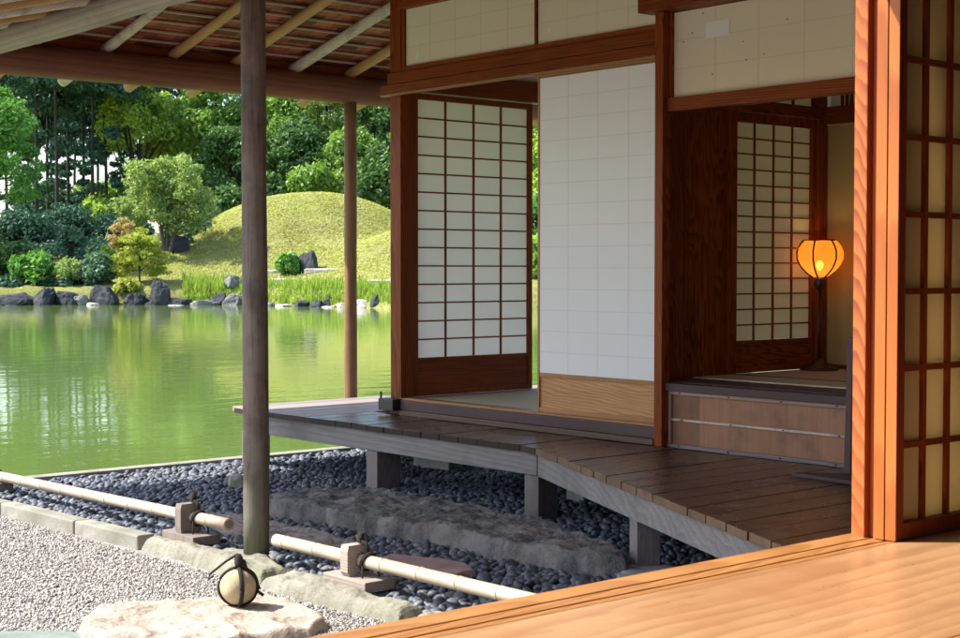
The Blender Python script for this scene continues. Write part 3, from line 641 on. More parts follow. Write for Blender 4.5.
for (x, z, q) in [(-4.78,1.83,.004),(-4.725,1.865,.004),(-4.60,1.66,.0035),(-4.40,1.705,.004),(-4.42,1.79,.003),(-4.66,1.95,.004),(-4.30,1.72,.003),(-4.17,1.86,.0035)]:
    MB().tube([(x,5.4080,z),(x,5.4086,z)],q,8).build('stain_spot', M['black'], pz)
pb('frieze_mullion', M['redZ'], (-4.856,-4.839,5.39,5.44,1.569,1.977))
# tear spots on the first panel
rg = random.Random(4)
for (x, z, q) in [(-6.80,1.975,.022),(-6.795,1.995,.014),(-6.80,2.05,.006),(-5.70,2.0,.012),(-5.85,1.945,.008)]:
    MB().add([(x+q*rg.uniform(.5,1)*math.cos(a),5.4038,z+q*rg.uniform(.5,1)*math.sin(a)) for a in np.linspace(0,2*PI,8)[:-1]], [tuple(range(7))]).build('torn_spot', M['patch'], pf)
pb('side_wall', M['redZ'], *[(-5.0,-4.972,5.452+.187*i,5.452+.187*(i+1)-.004,.209,1.56) for i in range(3)], bevel=.002)
pb('side_post', M['redZ'], (-5.0,-4.95,6.02-.06,6.02,.209,1.56)); pb('side_post', M['redZ'], (-5.0,-4.95,6.70,6.775,.214,2.42))
pb('side_rail', M['redY'], (-5.0,-4.945,5.452,6.776,1.562,1.625))
shoji(TH,'Y',-4.985,6.022,6.698,.214,1.56,.36,4,14,1,st=.022,rail=.05,bot=.03,lw=.008,ld=.010,pm='paperold',label='inner screen beside the lit lamp')
pb('alcove_wall', M['ochre'], (-4.999,-2.3,6.79,6.83,.20,1.535), bevel=0); pb('alcove_rail', M['redX'], (-4.944,-2.3,6.745,6.789,1.536,1.63)); pb('skirting_rail', M['redX'], (-4.944,-2.3,6.775,6.789,.215,.235))
mb = MB(); mb.box(-4.944,-2.3,6.795,6.80,1.632,2.1); lab(mb.build('transom_screen', M['paperold'], TH), 'small paper transom above the alcove rail')
for x in (-4.86,-4.83,-4.80,-4.62,-4.42,-4.39,-4.2): MB().box(x-.006,x+.006,6.775,6.79,1.631,2.1).build('transom_bar', M['redZ'], TH)
mb = MB(); mb.box(-5.0,-4.995,5.455,6.698,1.626,1.9); mb.build('transom_screen', M['paperold'], TH)
for y in np.arange(5.5,6.7,.17): MB().box(-4.992,-4.98,y-.006,y+.006,1.626,1.9).build('transom_bar', M['redZ'], TH)
pb('side_wall', M['wallp'], (-5.0,-4.97,5.452,6.698,1.901,2.42), bevel=0); pb('back_wall', M['wallp'], (-4.97,-2.3,6.801,6.84,2.101,2.42), bevel=0)
pb('upper_wall', M['papercream'], (-4.976,-2.4,5.40,5.44,2.101,2.50), bevel=0)
# shutter box stub: grey board at the inner corner
mb = MB(); mb.add([(-3.70,5.19,-.098),(-3.665,5.19,-.098),(-3.665,5.38,-.098),(-3.70,5.38,-.098),(-3.685,5.19,.47),(-3.66,5.19,.47),(-3.66,5.38,.47),(-3.685,5.38,.47)],[(0,3,2,1),(4,5,6,7),(0,1,5,4),(1,2,6,5),(2,3,7,6),(3,0,4,7)])
lab(mb.build('end_board', M['purpZ'], TH, bevel=.003), 'weathered grey upright board at the inner corner')
# logs
def log(name, mat, a, b, r0, r1, n=28, parent=TH, wob=.06, bend=.0, label=None, rings=14):
    a, b = Vector(a), Vector(b); pts = []; 
    for i in range(rings+1):
        t = i/rings; p = a.lerp(b,t); p += Vector((noise.noise(p*.9+Vector((3,0,0))),noise.noise(p*.9+Vector((0,7,0))),noise.noise(p*.9+Vector((0,0,5)))))*bend
        pts.append(p)
    o = MB().tube(pts,[r0+(r1-r0)*i/rings for i in range(rings+1)],n,wob).build(name, mat, parent, smooth=False)
    me = o.data; me.polygons.foreach_set('use_smooth',[len(p.vertices)==4 for p in me.polygons])
    if label: lab(o, label)
    return o
log('log_post', M['log'], (-5.292,3.35,-.432), (-5.300,3.35,1.95), .0535, .0500, label='round grey brown log post standing on the kerb')
log('log_post', M['logtan'], (-8.22,5.953,-.75), (-8.22,5.957,1.90), .0435, .042, label='slim tan log post at the water')
log('log_beam', M['keta'], (-8.22,2.75,1.955), (-8.22,8.7,1.965), .098, .088, bend=.012, label='thick warm brown eave log along the pond')
log('log_beam', M['xlog'], (-8.9,3.35,1.985), (-4.4,3.35,1.988), .071, .066, bend=.012, label='grey eave log over the kerb side')
# roof
ROOF = None
def zr(x, y): return 2.060+min(.25*(x+8.22), .25*(y-3.35))
def ymin(x):  # unseen south edge, shaped so sun reaches the floor while the deck stays shaded
    if x < -4.286: return 2.1
    return 2.1+(x+4.286)*.807
xs = np.arange(-8.86,-1.99,.2); K = 34; vs = []
for x in xs:
    y0 = ymin(x)
    for k in range(K+1): y = y0+(9.2-y0)*k/K; vs.append((x,y,zr(x,y)+.049))
n = K+1; nx = len(xs); fs = []
mb = MB(); top = [(x,y,z+.07) for x,y,z in vs]; tot = len(vs); 
for i in range(nx-1):
    for k in range(K):
        q = (i*n+k, i*n+k+1, (i+1)*n+k+1, (i+1)*n+k); fs.append(q); fs.append(tuple(tot+j for j in q[::-1]))
bd = [i*n for i in range(nx)]+[(nx-1)*n+k for k in range(1,n)]+[i*n+K for i in range(nx-2,-1,-1)]+[k for k in range(K-1,0,-1)]
for i in range(len(bd)): a_, c_ = bd[i], bd[(i+1)%len(bd)]; fs.append((a_,c_,tot+c_,tot+a_))
mb.add(vs+top, fs); ROOF = mb.build('roof', M['shingle'], TH)
MB().box(-8.245,-8.225,2.9,8.9,2.02,2.097).build('eave_board', M['redY'], ROOF)  # added to stop light showing through the gap above the log
pal = ['poletan','polepale','poletan','polepale','polepale','poletan']
for i in range(-2,11):
    y = 4.17+.445*(i-1) if False else 4.17+.445*i
    hip = -8.22+(y-3.35)
    x1 = min(hip, -5.2)
    if x1 < -8.3: continue
    mt = {0:'polepale',1:'poletan',2:'poletan',3:'polepale',4:'poletan'}.get(i,'poletan')
    r = .034 if i != 3 else .038
    log('rafter', M[mt], (-8.785,y,zr(-8.785,9)), (x1,y,zr(x1,9)), r, r*.85, n=14, parent=ROOF, wob=.12, bend=.012)
for i in range(20):
    x = -8.70+.142*i; y0 = max(2.7, 3.35+(x+8.22)); 
    if x > -5.6: break
    mb = MB(); z = zr(x,9)+.034; mb.box(x-.011,x+.011,y0,8.9,z,z+.013); mb.build('batten', M['batten'], ROOF, bevel=.002)
for i in range(9):
    x = -8.02+.445*i; y1 = min(3.35+(x+8.22), 5.3)
    log('rafter', M['polepale' if i%2 else 'poletan'], (x,2.2,zr(9,2.2)), (x,max(y1,3.4),zr(9,max(y1,3.4))), .034, .03, n=14, parent=ROOF, wob=.12, bend=.01)
for i in range(18):
    y = 2.16+.142*i; x0 = max(-8.8, -8.22+(y-3.35)); z = zr(9,y)+.034
    mb = MB(); mb.box(x0,-4.45,y-.011,y+.011,z,z+.013); mb.build('batten', M['battenx'], ROOF, bevel=.002)
# ------------------------------------------------------------------ veranda
VE = thing('veranda','low plank veranda with a bent front edge resting on short square legs','veranda',(-6.0,5.0,-.45))
def edge_y(x):
    if x < -5.274: return 4.884+.003*math.sin(x*9)
    return 4.884+(x+5.274)*(3.672-4.884)/(-2.797+5.274)
x = -7.962; i = 0; rb = random.Random(3)
while x < -2.72:
    w = .152+rb.uniform(-.006,.006); x2 = min(x+w-.006, -2.72); yb = 8.2 if x2 < -7.06 else 5.344
    if x < -7.06 < x2: yb = 5.38
    t0 = edge_y(x)+rb.uniform(-.003,.003); t1 = edge_y(x2)+rb.uniform(-.003,.003); dz = rb.uniform(-.0015,.0015)
    if yb > 8: mat = M['deckpale']
    elif x < -7.75: mat = M['deckpale']
    else: mat = M['deck']
    mb = MB(); mb.prism([(x,t0),(x2,t1),(x2,yb),(x,yb)], -.131, -.100+dz); bd_ = mb.build('deck_board', mat, VE, bevel=.003)
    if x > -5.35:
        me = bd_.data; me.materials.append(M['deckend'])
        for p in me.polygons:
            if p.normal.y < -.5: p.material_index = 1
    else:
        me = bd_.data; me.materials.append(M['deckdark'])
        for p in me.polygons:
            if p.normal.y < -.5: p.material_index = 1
    x += w; i += 1
lab(pb('end_plank', M['deckpale'], (-8.06,-7.965,4.93,8.2,-.130,-.0985), parent=VE), 'pale plank closing the pond end')
pb('edge_beam', M['beam'], (-7.88,-5.262,4.912,4.968,-.243,-.1325), parent=VE)
d = Vector((-2.797+5.274,3.672-4.884,0)).normalized(); nrm = Vector((-d.y,d.x,0)); a0 = Vector((-5.274,4.884,0))+nrm*.03; 
q = [a0+d*.012, a0+d*3.2, a0+d*3.2+nrm*.055, a0+d*.035+nrm*.055]
MB().prism([(p.x,p.y) for p in q], -.2445, -.1325).build('edge_beam', M['beam'], VE, bevel=.003)
pb('cross_beam', M['grayX'], (-7.9,-2.7,5.18,5.25,-.24,-.133), parent=VE); pb('cross_beam', M['grayY'], (-7.95,-7.87,4.97,8.1,-.242,-.134), parent=VE)
def leg(cx, cy, ang, w=.10, z0=-.49, z1=-.246, dp=.14):
    m = Matrix.Rotation(ang,3,'Z'); pts = [m@Vector((sx*w/2,sy*dp/2,0))+Vector((cx,cy,0)) for sx,sy in ((-1,-1),(1,-1),(1,1),(-1,1))]
    MB().prism([(p.x,p.y) for p in pts], z0, z1).build('leg', M['grayZ'], VE, bevel=.003)
leg(-6.60,5.00,0,w=.10,dp=.16); leg(-5.315,4.99,0,w=.10,dp=.13); leg(-4.075,4.394,-.455,w=.085,dp=.10,z0=-.43); leg(-7.9,5.0,0); leg(-3.0,3.88,-.455,z0=-.46)
slab('base_stone','grey squared base stone under the nearest veranda leg','base stone',[(-4.17,4.27),(-4.02,4.19),(-3.89,4.33),(-3.93,4.47),(-4.1,4.5)],-.50,-.428,M['granite'],seed=33,amp=.006,edge=.02,droop=.006,n=60)
for (c, s, lb) in [((-7.05,5.75),(.34,.10,.18),'broad blue grey granite block in the shade under the veranda, leftmost'),((-5.55,5.5),(.13,.10,.2),'small granite block in the dark behind the middle veranda leg'),((-4.72,5.15),(.15,.09,.15),'pale granite block beneath the bent part of the veranda')]:
    mb = MB(); mb.box(c[0]-s[0]/2,c[0]+s[0]/2,c[1]-s[1]/2,c[1]+s[1]/2,-.48,-.48+s[2]); tag(mb.build('granite_block', M['granite'], bevel=.008, base=(c[0],c[1],-.48)), lb, 'granite block')
mb = MB(); mb.box(-3.86,-3.05,4.96,5.10,-.0985,-.078)
mb = MB(); mb.add([(-3.80,4.975,-.0985),(-3.30,4.93,-.0985),(-3.30,5.14,-.0985),(-3.62,5.14,-.0985),(-3.80,4.975,-.082),(-3.30,4.93,-.082),(-3.30,5.14,-.082),(-3.62,5.14,-.082)],[(3,2,1,0),(4,5,6,7),(0,1,5,4),(1,2,6,5),(2,3,7,6),(3,0,4,7)])
tag(mb.build('loose_plank', M['purpX'], bevel=.002, base=(-3.6,5.0,-.098)), 'thin grey plank lying on the veranda at the inner corner', 'plank')
ds = MB().box(-7.045,-6.905,5.30,5.383,-.072,-.004).build('shutter_stop', M['black'], base=(-7.0,5.34,-.072), bevel=.004); tag(ds, 'black iron shutter stop block at the foot of the corner post', 'door stop')
MB().tube([(-7.03,5.31,-.005),(-7.03,5.31,.035)],.006,8).build('pin', M['black'], ds)
# ------------------------------------------------------------------ room we look out of
VR = thing('garden_room','sunlit cedar floored room with an open doorway and lattice screen in the foreground','room',(-2.4,2.0,-.45))
xs_ = [-2.348,-1.66,-.8,.1,1.0,1.9,2.9]
for i in range(6): pb('floor_board', M['floor'], (xs_[i]+(.0 if i else 0),xs_[i+1]-.003,-2.0,6.6,-.04,0.0), parent=VR, bevel=.002)
th = pb('door_sill', M['tanY'], (-2.515,-2.438,-2,5.4,-.06,.0), (-2.430,-2.385,-2,5.4,-.06,.0), (-2.377,-2.35,-2,5.4,-.06,.0), (-2.515,-2.35,-2,5.4,-.08,-.0605), (-2.4379,-2.4301,-2,5.4,-.0604,-.010), (-2.3849,-2.3771,-2,5.4,-.0604,-.010), parent=VR, bevel=.002)
pb('door_post', M['bold'], (-2.489,-2.446,3.530,3.63,-.06,2.3), parent=VR)
pb('door_jamb', M['deep'], (-2.4455,-2.4195,3.552,3.62,.0005,1.79), parent=VR)
def bshoji(fx, y0, y1, label):
    return shoji(VR,'Y',fx,y0,y1,.002,1.79,0,int(round((y1-y0-.075)/.114)),8,1,st=.034,rail=.035,bot=.045,fm='red',lm='red',pm='paperold',lw=.017,ld=.013,thick=.0165,label=label)
s1 = bshoji(-2.4005,3.536,4.45,'outer lattice screen in the doorway track'); s2 = bshoji(-2.3640,3.538,4.46,'inner lattice screen with a broad orange stile')
for (x0,x1,y0) in ((-2.4175,-2.3835,3.5315),(-2.3810,-2.3470,3.5335)):
    lab(MB().box(x0,x1,y0,y0+.004,.0025,1.79).build('screen_edge', M['orange'], VR, bevel=.001), 'orange sunlit edge of a lattice screen')  # brighter orange strip puts sunlight into the colour of the stile's side
bshoji(-2.4005,4.455,5.35,'far outer lattice screen')
pb('door_lintel', M['redY'], (-2.56,-2.34,-2,5.4,1.792,1.90), parent=VR); pb('upper_wall', M['wallp'], (-2.50,-2.42,-2,5.4,1.901,2.45), parent=VR, bevel=0)
pb('room_wall', M['wallp'], (-2.5,2.95,6.602,6.65,-.04,2.45), (2.9,2.95,-2.05,6.60,-.04,2.45), parent=VR, bevel=0)
pb('room_wall', M['wallp'], (-2.41,-2.36,-2.0,-.4,.002,1.79), (-1.0,2.9,-2.05,-2.0,-.04,2.45), parent=VR, bevel=0)
pb('room_ceiling', M['ceil'], (-2.5,2.95,-2.05,6.65,2.452,2.49), parent=VR, bevel=0)
pb('floor_fascia', M['purpY'], (-2.50,-2.45,-2,5.3,-.49,-.081), parent=VR)
# ------------------------------------------------------------------ lamp
lc = (-4.865,6.60,.2142)
LP = thing('floor_lamp','lit orange floor lamp with a petal shade standing on the tatami','lamp',lc)
MB().lathe(lc,[(.10,0),(.105,.008),(.09,.018),(.06,.026),(.055,.034),(.03,.044),(.014,.06)],28).build('base', M['lacquer'], LP, smooth=True)
MB().lathe(lc,[(.009,.055),(.009,.44)],14).build('stem', M['lacquer'], LP, smooth=True)
MB().lathe(lc,[(.012,.425),(.03,.435),(.036,.46),(.034,.485),(.03,.492)],20).build('shade_cup', M['lacquer'], LP, smooth=True)
def shade_r(t): return float(np.interp(t,[0,.12,.3,.5,.7,.88,1],[.034,.068,.102,.120,.121,.106,.086]))
k = N('glowing amber paper'); co = k.obj(); nz = k.noise(co, 40, 4)
d = k.new('ShaderNodeBsdfTranslucent'); k.lk(k.mix(nz,(.74,.25,.035),(.90,.40,.085)), d.inputs[0]); e = k.new('ShaderNodeBsdfDiffuse'); e.inputs[0].default_value = (.6,.30,.08,1)
m_ = k.new('ShaderNodeMixShader'); m_.inputs[0].default_value = .7; k.lk(e.outputs[0],m_.inputs[1]); k.lk(d.outputs[0],m_.inputs[2])
em = k.new('ShaderNodeEmission'); em.inputs[0].default_value = (1,.4,.06,1); em.inputs[1].default_value = .03; ad = k.new('ShaderNodeAddShader'); k.lk(m_.outputs[0],ad.inputs[0]); k.lk(em.outputs[0],ad.inputs[1]); tr = k.new('ShaderNodeBsdfTransparent'); tr.inputs[0].default_value = (1,.7,.3,1); mt_ = k.new('ShaderNodeMixShader'); mt_.inputs[0].default_value = .10; k.lk(ad.outputs[0],mt_.inputs[1]); k.lk(tr.outputs[0],mt_.inputs[2]); k.lk(mt_.outputs[0],k.out.inputs[0])
n = 60; prof = [i/12 for i in range(13)]; vs = []
for t in prof:
    for j in range(n):
        an = 2*PI*j/n; r = shade_r(t)*(1.0-.085*abs(math.cos((an-PI/6-.35)*3))**3+.04)
        vs.append((lc[0]+r*math.cos(an),lc[1]+r*math.sin(an),lc[2]+.495+.195*t))
fs = [(i*n+j,i*n+(j+1)%n,(i+1)*n+(j+1)%n,(i+1)*n+j) for i in range(12) for j in range(n)]
sh = MB().add(vs,fs).build('lamp_shade', k.m, LP, smooth=True)
for q in range(6):
    an = PI/6+PI/3*q+.35
    MB().tube([(lc[0]+(shade_r(t)+.0015)*math.cos(an),lc[1]+(shade_r(t)+.0015)*math.sin(an),lc[2]+.494+.197*t) for t in prof],.0048,8).build('rib', M['lacquer'], sh, smooth=True)
rr = shade_r(1.0)
MB().tube([(lc[0]+rr*math.cos(a),lc[1]+rr*math.sin(a),lc[2]+.692) for a in np.linspace(0,2*PI,41)],.004,8).build('rim', M['lacquer'], sh, smooth=True)
k = N('lamp bulb'); em = k.new('ShaderNodeEmission'); em.inputs[0].default_value = (1,.66,.25,1); em.inputs[1].default_value = 6; k.lk(em.outputs[0],k.out.inputs[0])
MB().lathe((lc[0],lc[1],lc[2]+.56),[(.004,-.03),(.018,-.012),(.021,.004),(.014,.02),(.004,.025)],16).build('bulb', k.m, LP, smooth=True)
pl = bpy.data.lights.new('lamp_glow','POINT'); pl.energy = .42; pl.color = (1,.55,.18); pl.shadow_soft_size = .02; po = bpy.data.objects.new('lamp_glow', pl); COL.objects.link(po); po.location = (lc[0],lc[1],lc[2]+.61)
# ------------------------------------------------------------------ bamboo rails
def barrier(label, x0, x1, y0, y1, za, zb, stands, dark):
    t = thing('bamboo_rail', label, 'bamboo rail', ((x0+x1)/2,(y0+y1)/2,-.45), 'low bamboo rails along the kerb')
    A, B = Vector((x0,y0,za)), Vector((x1,y1,zb)); Ln = (B-A).length; pts = []; rad = []; rings_ = []; r0 = .0255
    nn = int(Ln/.235); s = 0
    for i in range(nn+1):
        tt = (i+.35)/(nn+1)
        for dt, rr in ((-.022,1),(-.008,1.0),(0,1.09),(.008,1.0)):
            pts.append(A.lerp(B, min(max(tt+dt/Ln,.001),.999))); rad.append(r0*rr)
        c = A.lerp(B,tt); dr = (B-A).normalized(); rings_.append(MB().tube([c-dr*.003,c+dr*.0015],r0*1.105,20))
    pts = [A]+pts+[B]; rad = [r0]+rad+[r0]
    bo = MB().tube(pts, rad, 22).build('bamboo_pole', M['bamboo'], t, smooth=True)
    bo.data.polygons.foreach_set('use_smooth',[len(p.vertices)==4 for p in bo.data.polygons]); [q.build('joint_ring', M['node'], bo) for q in rings_]
    dr = (B-A).normalized()
    e = MB(); e.tube([B-dr*.0005,B+dr*.0015],r0*.72,18); e.build('hollow_end', M['node'], bo); e = MB(); e.tube([A-dr*.0015,A+dr*.0005],r0*.72,18); e.build('hollow_end', M['node'], bo)
    for (sx, dk) in stands:
        u = (sx-x0)/(x1-x0); c = A.lerp(B,u); bm_ = M['darkblock'] if dk else M['brownblock']
        st = MB().box(c.x-.135,c.x+.135,c.y-.078,c.y+.06,-.447,-.405).build('stand', bm_, t, bevel=.003)
        mb = MB(); X0, X1 = c.x-.035, c.x+.012; y_0, y_1 = c.y-.068, c.y+.035; zt = c.z+.062
        # upright block with a round hole for the pole (hole along the pole)
        ring = [(c.y+math.cos(a)*.030, c.z+math.sin(a)*.030) for a in np.linspace(0,2*PI,25)[:-1]]
        outr = []
        for a in np.linspace(0,2*PI,25)[:-1]:
            dy, dz = math.cos(a), math.sin(a); s_ = min([ (y_1-c.y)/dy if dy>1e-6 else 9, (y_0-c.y)/dy if dy<-1e-6 else 9, (zt-c.z)/dz if dz>1e-6 else 9, (-.4045-c.z)/dz if dz<-1e-6 else 9]); outr.append((c.y+dy*s_,c.z+dz*s_))
        vs = [(xx,y,z) for xx in (X0,X1) for rg_ in (ring,outr) for (y,z) in rg_]; m = 24; fs = []
        for k_ in range(m):
            k2 = (k_+1)%m; fs += [(k_,k2,m+k2,m+k_),(2*m+k_,3*m+k_,3*m+k2,2*m+k2),(m+k_,m+k2,3*m+k2,3*m+k_),(k_,2*m+k_,2*m+k2,k2)]
        mb.add(vs,fs).build('upright', bm_, st)
        rp = MB(); kz = zt
        for o_ in (-.004,.005): rp.tube([(c.x+.048+o_+.012*math.sin(a*1),c.y+.032*math.cos(a),c.z+.034*math.sin(a)) for a in np.linspace(0,2*PI,20)],.0042,8)
        rp.tube([(c.x+.05,c.y,c.z+.034),(c.x+.03,c.y+.005,kz+.006),(c.x+.0,c.y-.005,kz+.012),(c.x-.02,c.y,kz+.03)],[.006,.009,.010,.007],8)
        rp.tube([(c.x+.01,c.y,kz+.008),(c.x+.004,c.y+.002,kz+.035),(c.x-.004,c.y,kz+.045)],[.012,.011,.007],8)
        rp.tube([(c.x+.055,c.y-.03,c.z-.01),(c.x+.062,c.y-.036,c.z-.06),(c.x+.06,c.y-.034,c.z-.10)],.004,6); rp.tube([(c.x+.058,c.y+.03,c.z-.01),(c.x+.07,c.y+.036,c.z-.05),(c.x+.072,c.y+.03,c.z-.09)],.004,6)
        rp.build('rope', M['rope'], t, smooth=True)
barrier('left bamboo rail ending just before the near log post, on dark wooden stand blocks', -8.3,-5.50,3.33,3.345,-.378,-.335,[(-7.93,True),(-5.80,True)],True)
barrier('right bamboo rail in a pale block, running down behind the sunlit floor edge', -5.135,-3.40,3.345,3.345,-.352,-.343,[(-4.56,False)],False)
# ------------------------------------------------------------------ roped stone
RS = thing('barrier_stone','round tan stone tied with black rope resting on the pale stepping stone','roped stone',(-4.545,2.80,-.437))
bc = Vector((-4.545,2.80,-.372)); v, f = ICO[4]
vs = [bc+Vector((p[0]*.064,p[1]*.064,p[2]*.063))*(1+.03*noise.noise(Vector(p)*1.5)) for p in v]
MB().add(vs,[tuple(int(i) for i in t) for t in f]).build('stone', M['ball'], RS, smooth=True)
rp = MB(); 
for an, o_ in ((-.38,.0),(-.38,.07),(.95,.0),(.95,.06)):
    d = Vector((math.cos(an),math.sin(an),0)); q = Vector((-d.y,d.x,0))
    rp.tube([bc+(d*math.cos(t)+q*o_*.8*(1-abs(math.sin(t))*.75))*.0675+Vector((0,0,math.sin(t)*.067)) for t in np.linspace(0,2*PI,36)],.0062,8,wob=.35)
tp = bc+Vector((0,0,.066))
rp.tube([tp,tp+Vector((.0,.004,.018)),tp+Vector((.003,.0,.036)),tp+Vector((0,.0,.05))],[.014,.016,.014,.008],10,wob=.4)
rp.tube([tp+Vector((0,0,.035)),tp+Vector((.012,.015,.02)),tp+Vector((.02,.02,.002))],[.008,.010,.006],8)
r_ = Vector((.654,.756,0))
rp.tube([tp+Vector((0,0,.05)),tp-r_*.045+Vector((0,0,.022)),tp-r_*.10+Vector((0,0,-.022)),tp-r_*.107+Vector((0,0,-.040)),tp-r_*.088+Vector((0,0,-.03))],.0042,8)
rp.tube([tp+Vector((0,0,.04)),tp+r_*.03+Vector((0,0,.0)),tp+r_*.072+Vector((0,0,-.085))],.004,8); rp.tube([tp+r_*.072+Vector((0,0,-.085)),tp+r_*.09+Vector((0,0,-.098))],.006,6)
rp.tube([tp+Vector((0,0,.03)),tp+r_*.055+Vector((0,0,-.03)),tp+r_*.078+Vector((0,0,-.075))],.004,8)
rp.build('rope', M['rope'], RS, smooth=True)
# ------------------------------------------------------------------ far bank
def LZ(px, y, d): return (px-480)/1500*d, EYE-(y-270.5)/1500*d
SG = 'rocks along the far shore'
def shore(px, w, h, d, mat, label, seed, base=-.72, rot=None, **kw):
    l = (px-480)/1500*d; x, y = Wd(d,l); ww = w/1500*d; hh = h/1500*d
    rock('rock', label, 'rock', (x,y,base+.25*hh), (ww*.72,ww*.55,hh*.86), seed, mat, SG, rot=rot if rot is not None else seed*1.3, n=4, **kw)
shore(10,38,16,58.4,M['rockdark'],'wide low dark rock at the left edge of the far shore',1)
shore(45,20,24,58.5,M['rockdark'],'pointed dark blue rock below the bright fern clump',2,amp=.15)
shore(24,12,14,58.4,M['rockdark'],'small dark rock beside the wide low one at the far left',22)
shore(66,20,20,58.7,M['rockdark'],'dark rock under the olive azalea mound',3)
shore(82,18,15,58.8,M['rockmid'],'low rock with a pale flat top under the olive azalea mound',4)
shore(106,24,24,58.8,M['rockdark'],'dark rock overgrown by blue green shrub left of the maple',5)
shore(94,12,6,58.4,M['rockpale'],'small pale stone at the waterline left of the maple',23)
shore(138,20,17,58.7,M['rockdark'],'rounded dark rock just right of the maple foot',6)
shore(151,10,9,58.4,M['rockdark'],'little dark stone between the rounded rock and the tall rock',24)
shore(162,22,31,58.6,M['rockdark'],'tall upright dark rock on the far shore',7,amp=.12)
shore(180,20,13,58.5,M['rockdark'],'blocky dark rock right of the tall upright rock',8)
shore(176,18,5,57.9,M['rockpale'],'flat pale stone in the water before the tall rock',9)
shore(195,9,8,58.5,M['rockpale'],'small pale stone left of the rounded grey boulder',10)
shore(208,22,11,58.5,M['rockmid'],'rounded low grey boulder by the reeds',11)
shore(221,16,18,58.8,M['rockdark'],'dark rock leaning behind the grey boulder',12)
shore(234,16,17,58.6,M['rockmid'],'grey rock with a pale side at the near log post',13)
shore(268,14,8,57.2,M['rockmid'],'low grey rock right of the near log post',14)
shore(286,15,6,56.6,M['rockpale'],'pale flat rock in front of the reeds below the clipped bush',15)
shore(303,14,11,56.1,M['rockdark'],'low dark rock in front of the reeds',16)
shore(316,16,11,55.8,M['rockdark'],'dark rock at the reeds, right of the low dark one',17)
shore(327,18,5,55.0,M['rockpale'],'flat pale rock at the waterline left of the slim post',25)
shore(331,12,16,56.0,M['rockdark'],'rounded dark rock standing among the reeds left of the slim post',18)
shore(342,14,9,55.2,M['rockpale'],'pale rock touching the slim post on the left',19)
shore(365,19,13,54.3,M['rockpale'],'pale rounded rock right of the slim post',20)
shore(379,15,21,54.0,M['rockdark'],'upright dark rock right of the slim post',21,amp=.12)
shore(389,10,8,53.8,M['rockdark'],'small dark rock beside the corner post',26)
def on_hill(name, label, cat, d, l, w, h, mat, seed, **kw):
    x, y = Wd(d,l); return rock(name, label, cat, (x,y,hz(d,l)+.2*h), (w*.55,w*.5,h*.9), seed, mat, **kw)
on_hill('boulder','big dark standing rock on the grassy hill','rock',62.25,-7.05,.98,1.12,M['rockdark'],41,amp=.12,cuts=10)
on_hill('boulder','small dark arm of rock leaning left beside the standing rock','rock',62.4,-7.75,.5,.9,M['rockdark'],47,amp=.2)
on_hill('boulder','dark bluish boulder under the round tree','rock',66.5,-13.4,1.1,.8,M['rockdark'],42)
on_hill('boulder','dark rock with a pale top on the slope above the reeds','rock',59.9,-9.9,.75,.55,M['rockmid'],43)
for (d, l, w, lb) in [(62.75,-8.62,1.3,'pale paving slab left of the clipped bush'),(60.7,-7.96,1.0,'pale paving slab below the clipped bush'),(61.8,-6.5,1.5,'long pale paving slab right of the standing rock'),(57.9,-3.7,1.4,'pale paving slab right of the slim post')]:
    x, y = Wd(d,l); u = Vector((.654,.756)); v_ = Vector((-.756,.654)); hw = w/2
    P = [Vector((x,y))+u*a*hw+v_*b*.35 for a,b in ((-1,-.8),(1,-1),(1,.9),(-.9,1))]
    slab('paving_slab', lb, 'paving slab', [(p.x,p.y) for p in P], hz(d,l)-.15, hz(d,l)+.10, M['rockpale'], 'stone slabs on the hill foot', seed=int(d*3), amp=.02, edge=.04, droop=.02, n=40)

def leaves(clumps, per, size, up=.35, flat=1.0, elong=1.6, sh=.55, droop=0.0):
    C = np.asarray(clumps, float); k = len(C); n = k*per
    u = rng.normal(size=(n,3)); u /= np.linalg.norm(u,axis=1)[:,None]
    c = np.repeat(C,per,0); rr = c[:,3]*(sh+(1-sh)*rng.random(n))*(1+.25*rng.normal(size=n)*.5)
    P = c[:,:3]+u*rr[:,None]*np.array([1,1,flat])
    nr = u*.8+rng.normal(size=(n,3))*.7+np.array([0,0,up]); nr /= np.linalg.norm(nr,axis=1)[:,None]
    t = np.cross(nr, rng.normal(size=(n,3))); t /= np.linalg.norm(t,axis=1)[:,None]; b = np.cross(nr,t)
    s = size*rng.uniform(.6,1.35,n)[:,None]
    V = np.stack([P-t*s*elong*.5, P+b*s*.42, P+t*s*elong*.5-nr*s*.15, P-b*s*.42],1).reshape(-1,3)
    return V, np.arange(n*4).reshape(-1,4)
def crown(center, rad, k, cr, seed, sh=.5):
    r_g = np.random.default_rng(seed); u = r_g.normal(size=(k,3)); u /= np.linalg.norm(u,axis=1)[:,None]
    u[:,2] = np.where(u[:,2] < -.55, -u[:,2], u[:,2]); t = (sh+(1-sh)*r_g.random(k)**.6)[:,None]
    P = np.array(center)+u*t*np.array(rad); return np.concatenate([P, (cr*r_g.uniform(.6,1.4,k))[:,None]],1)
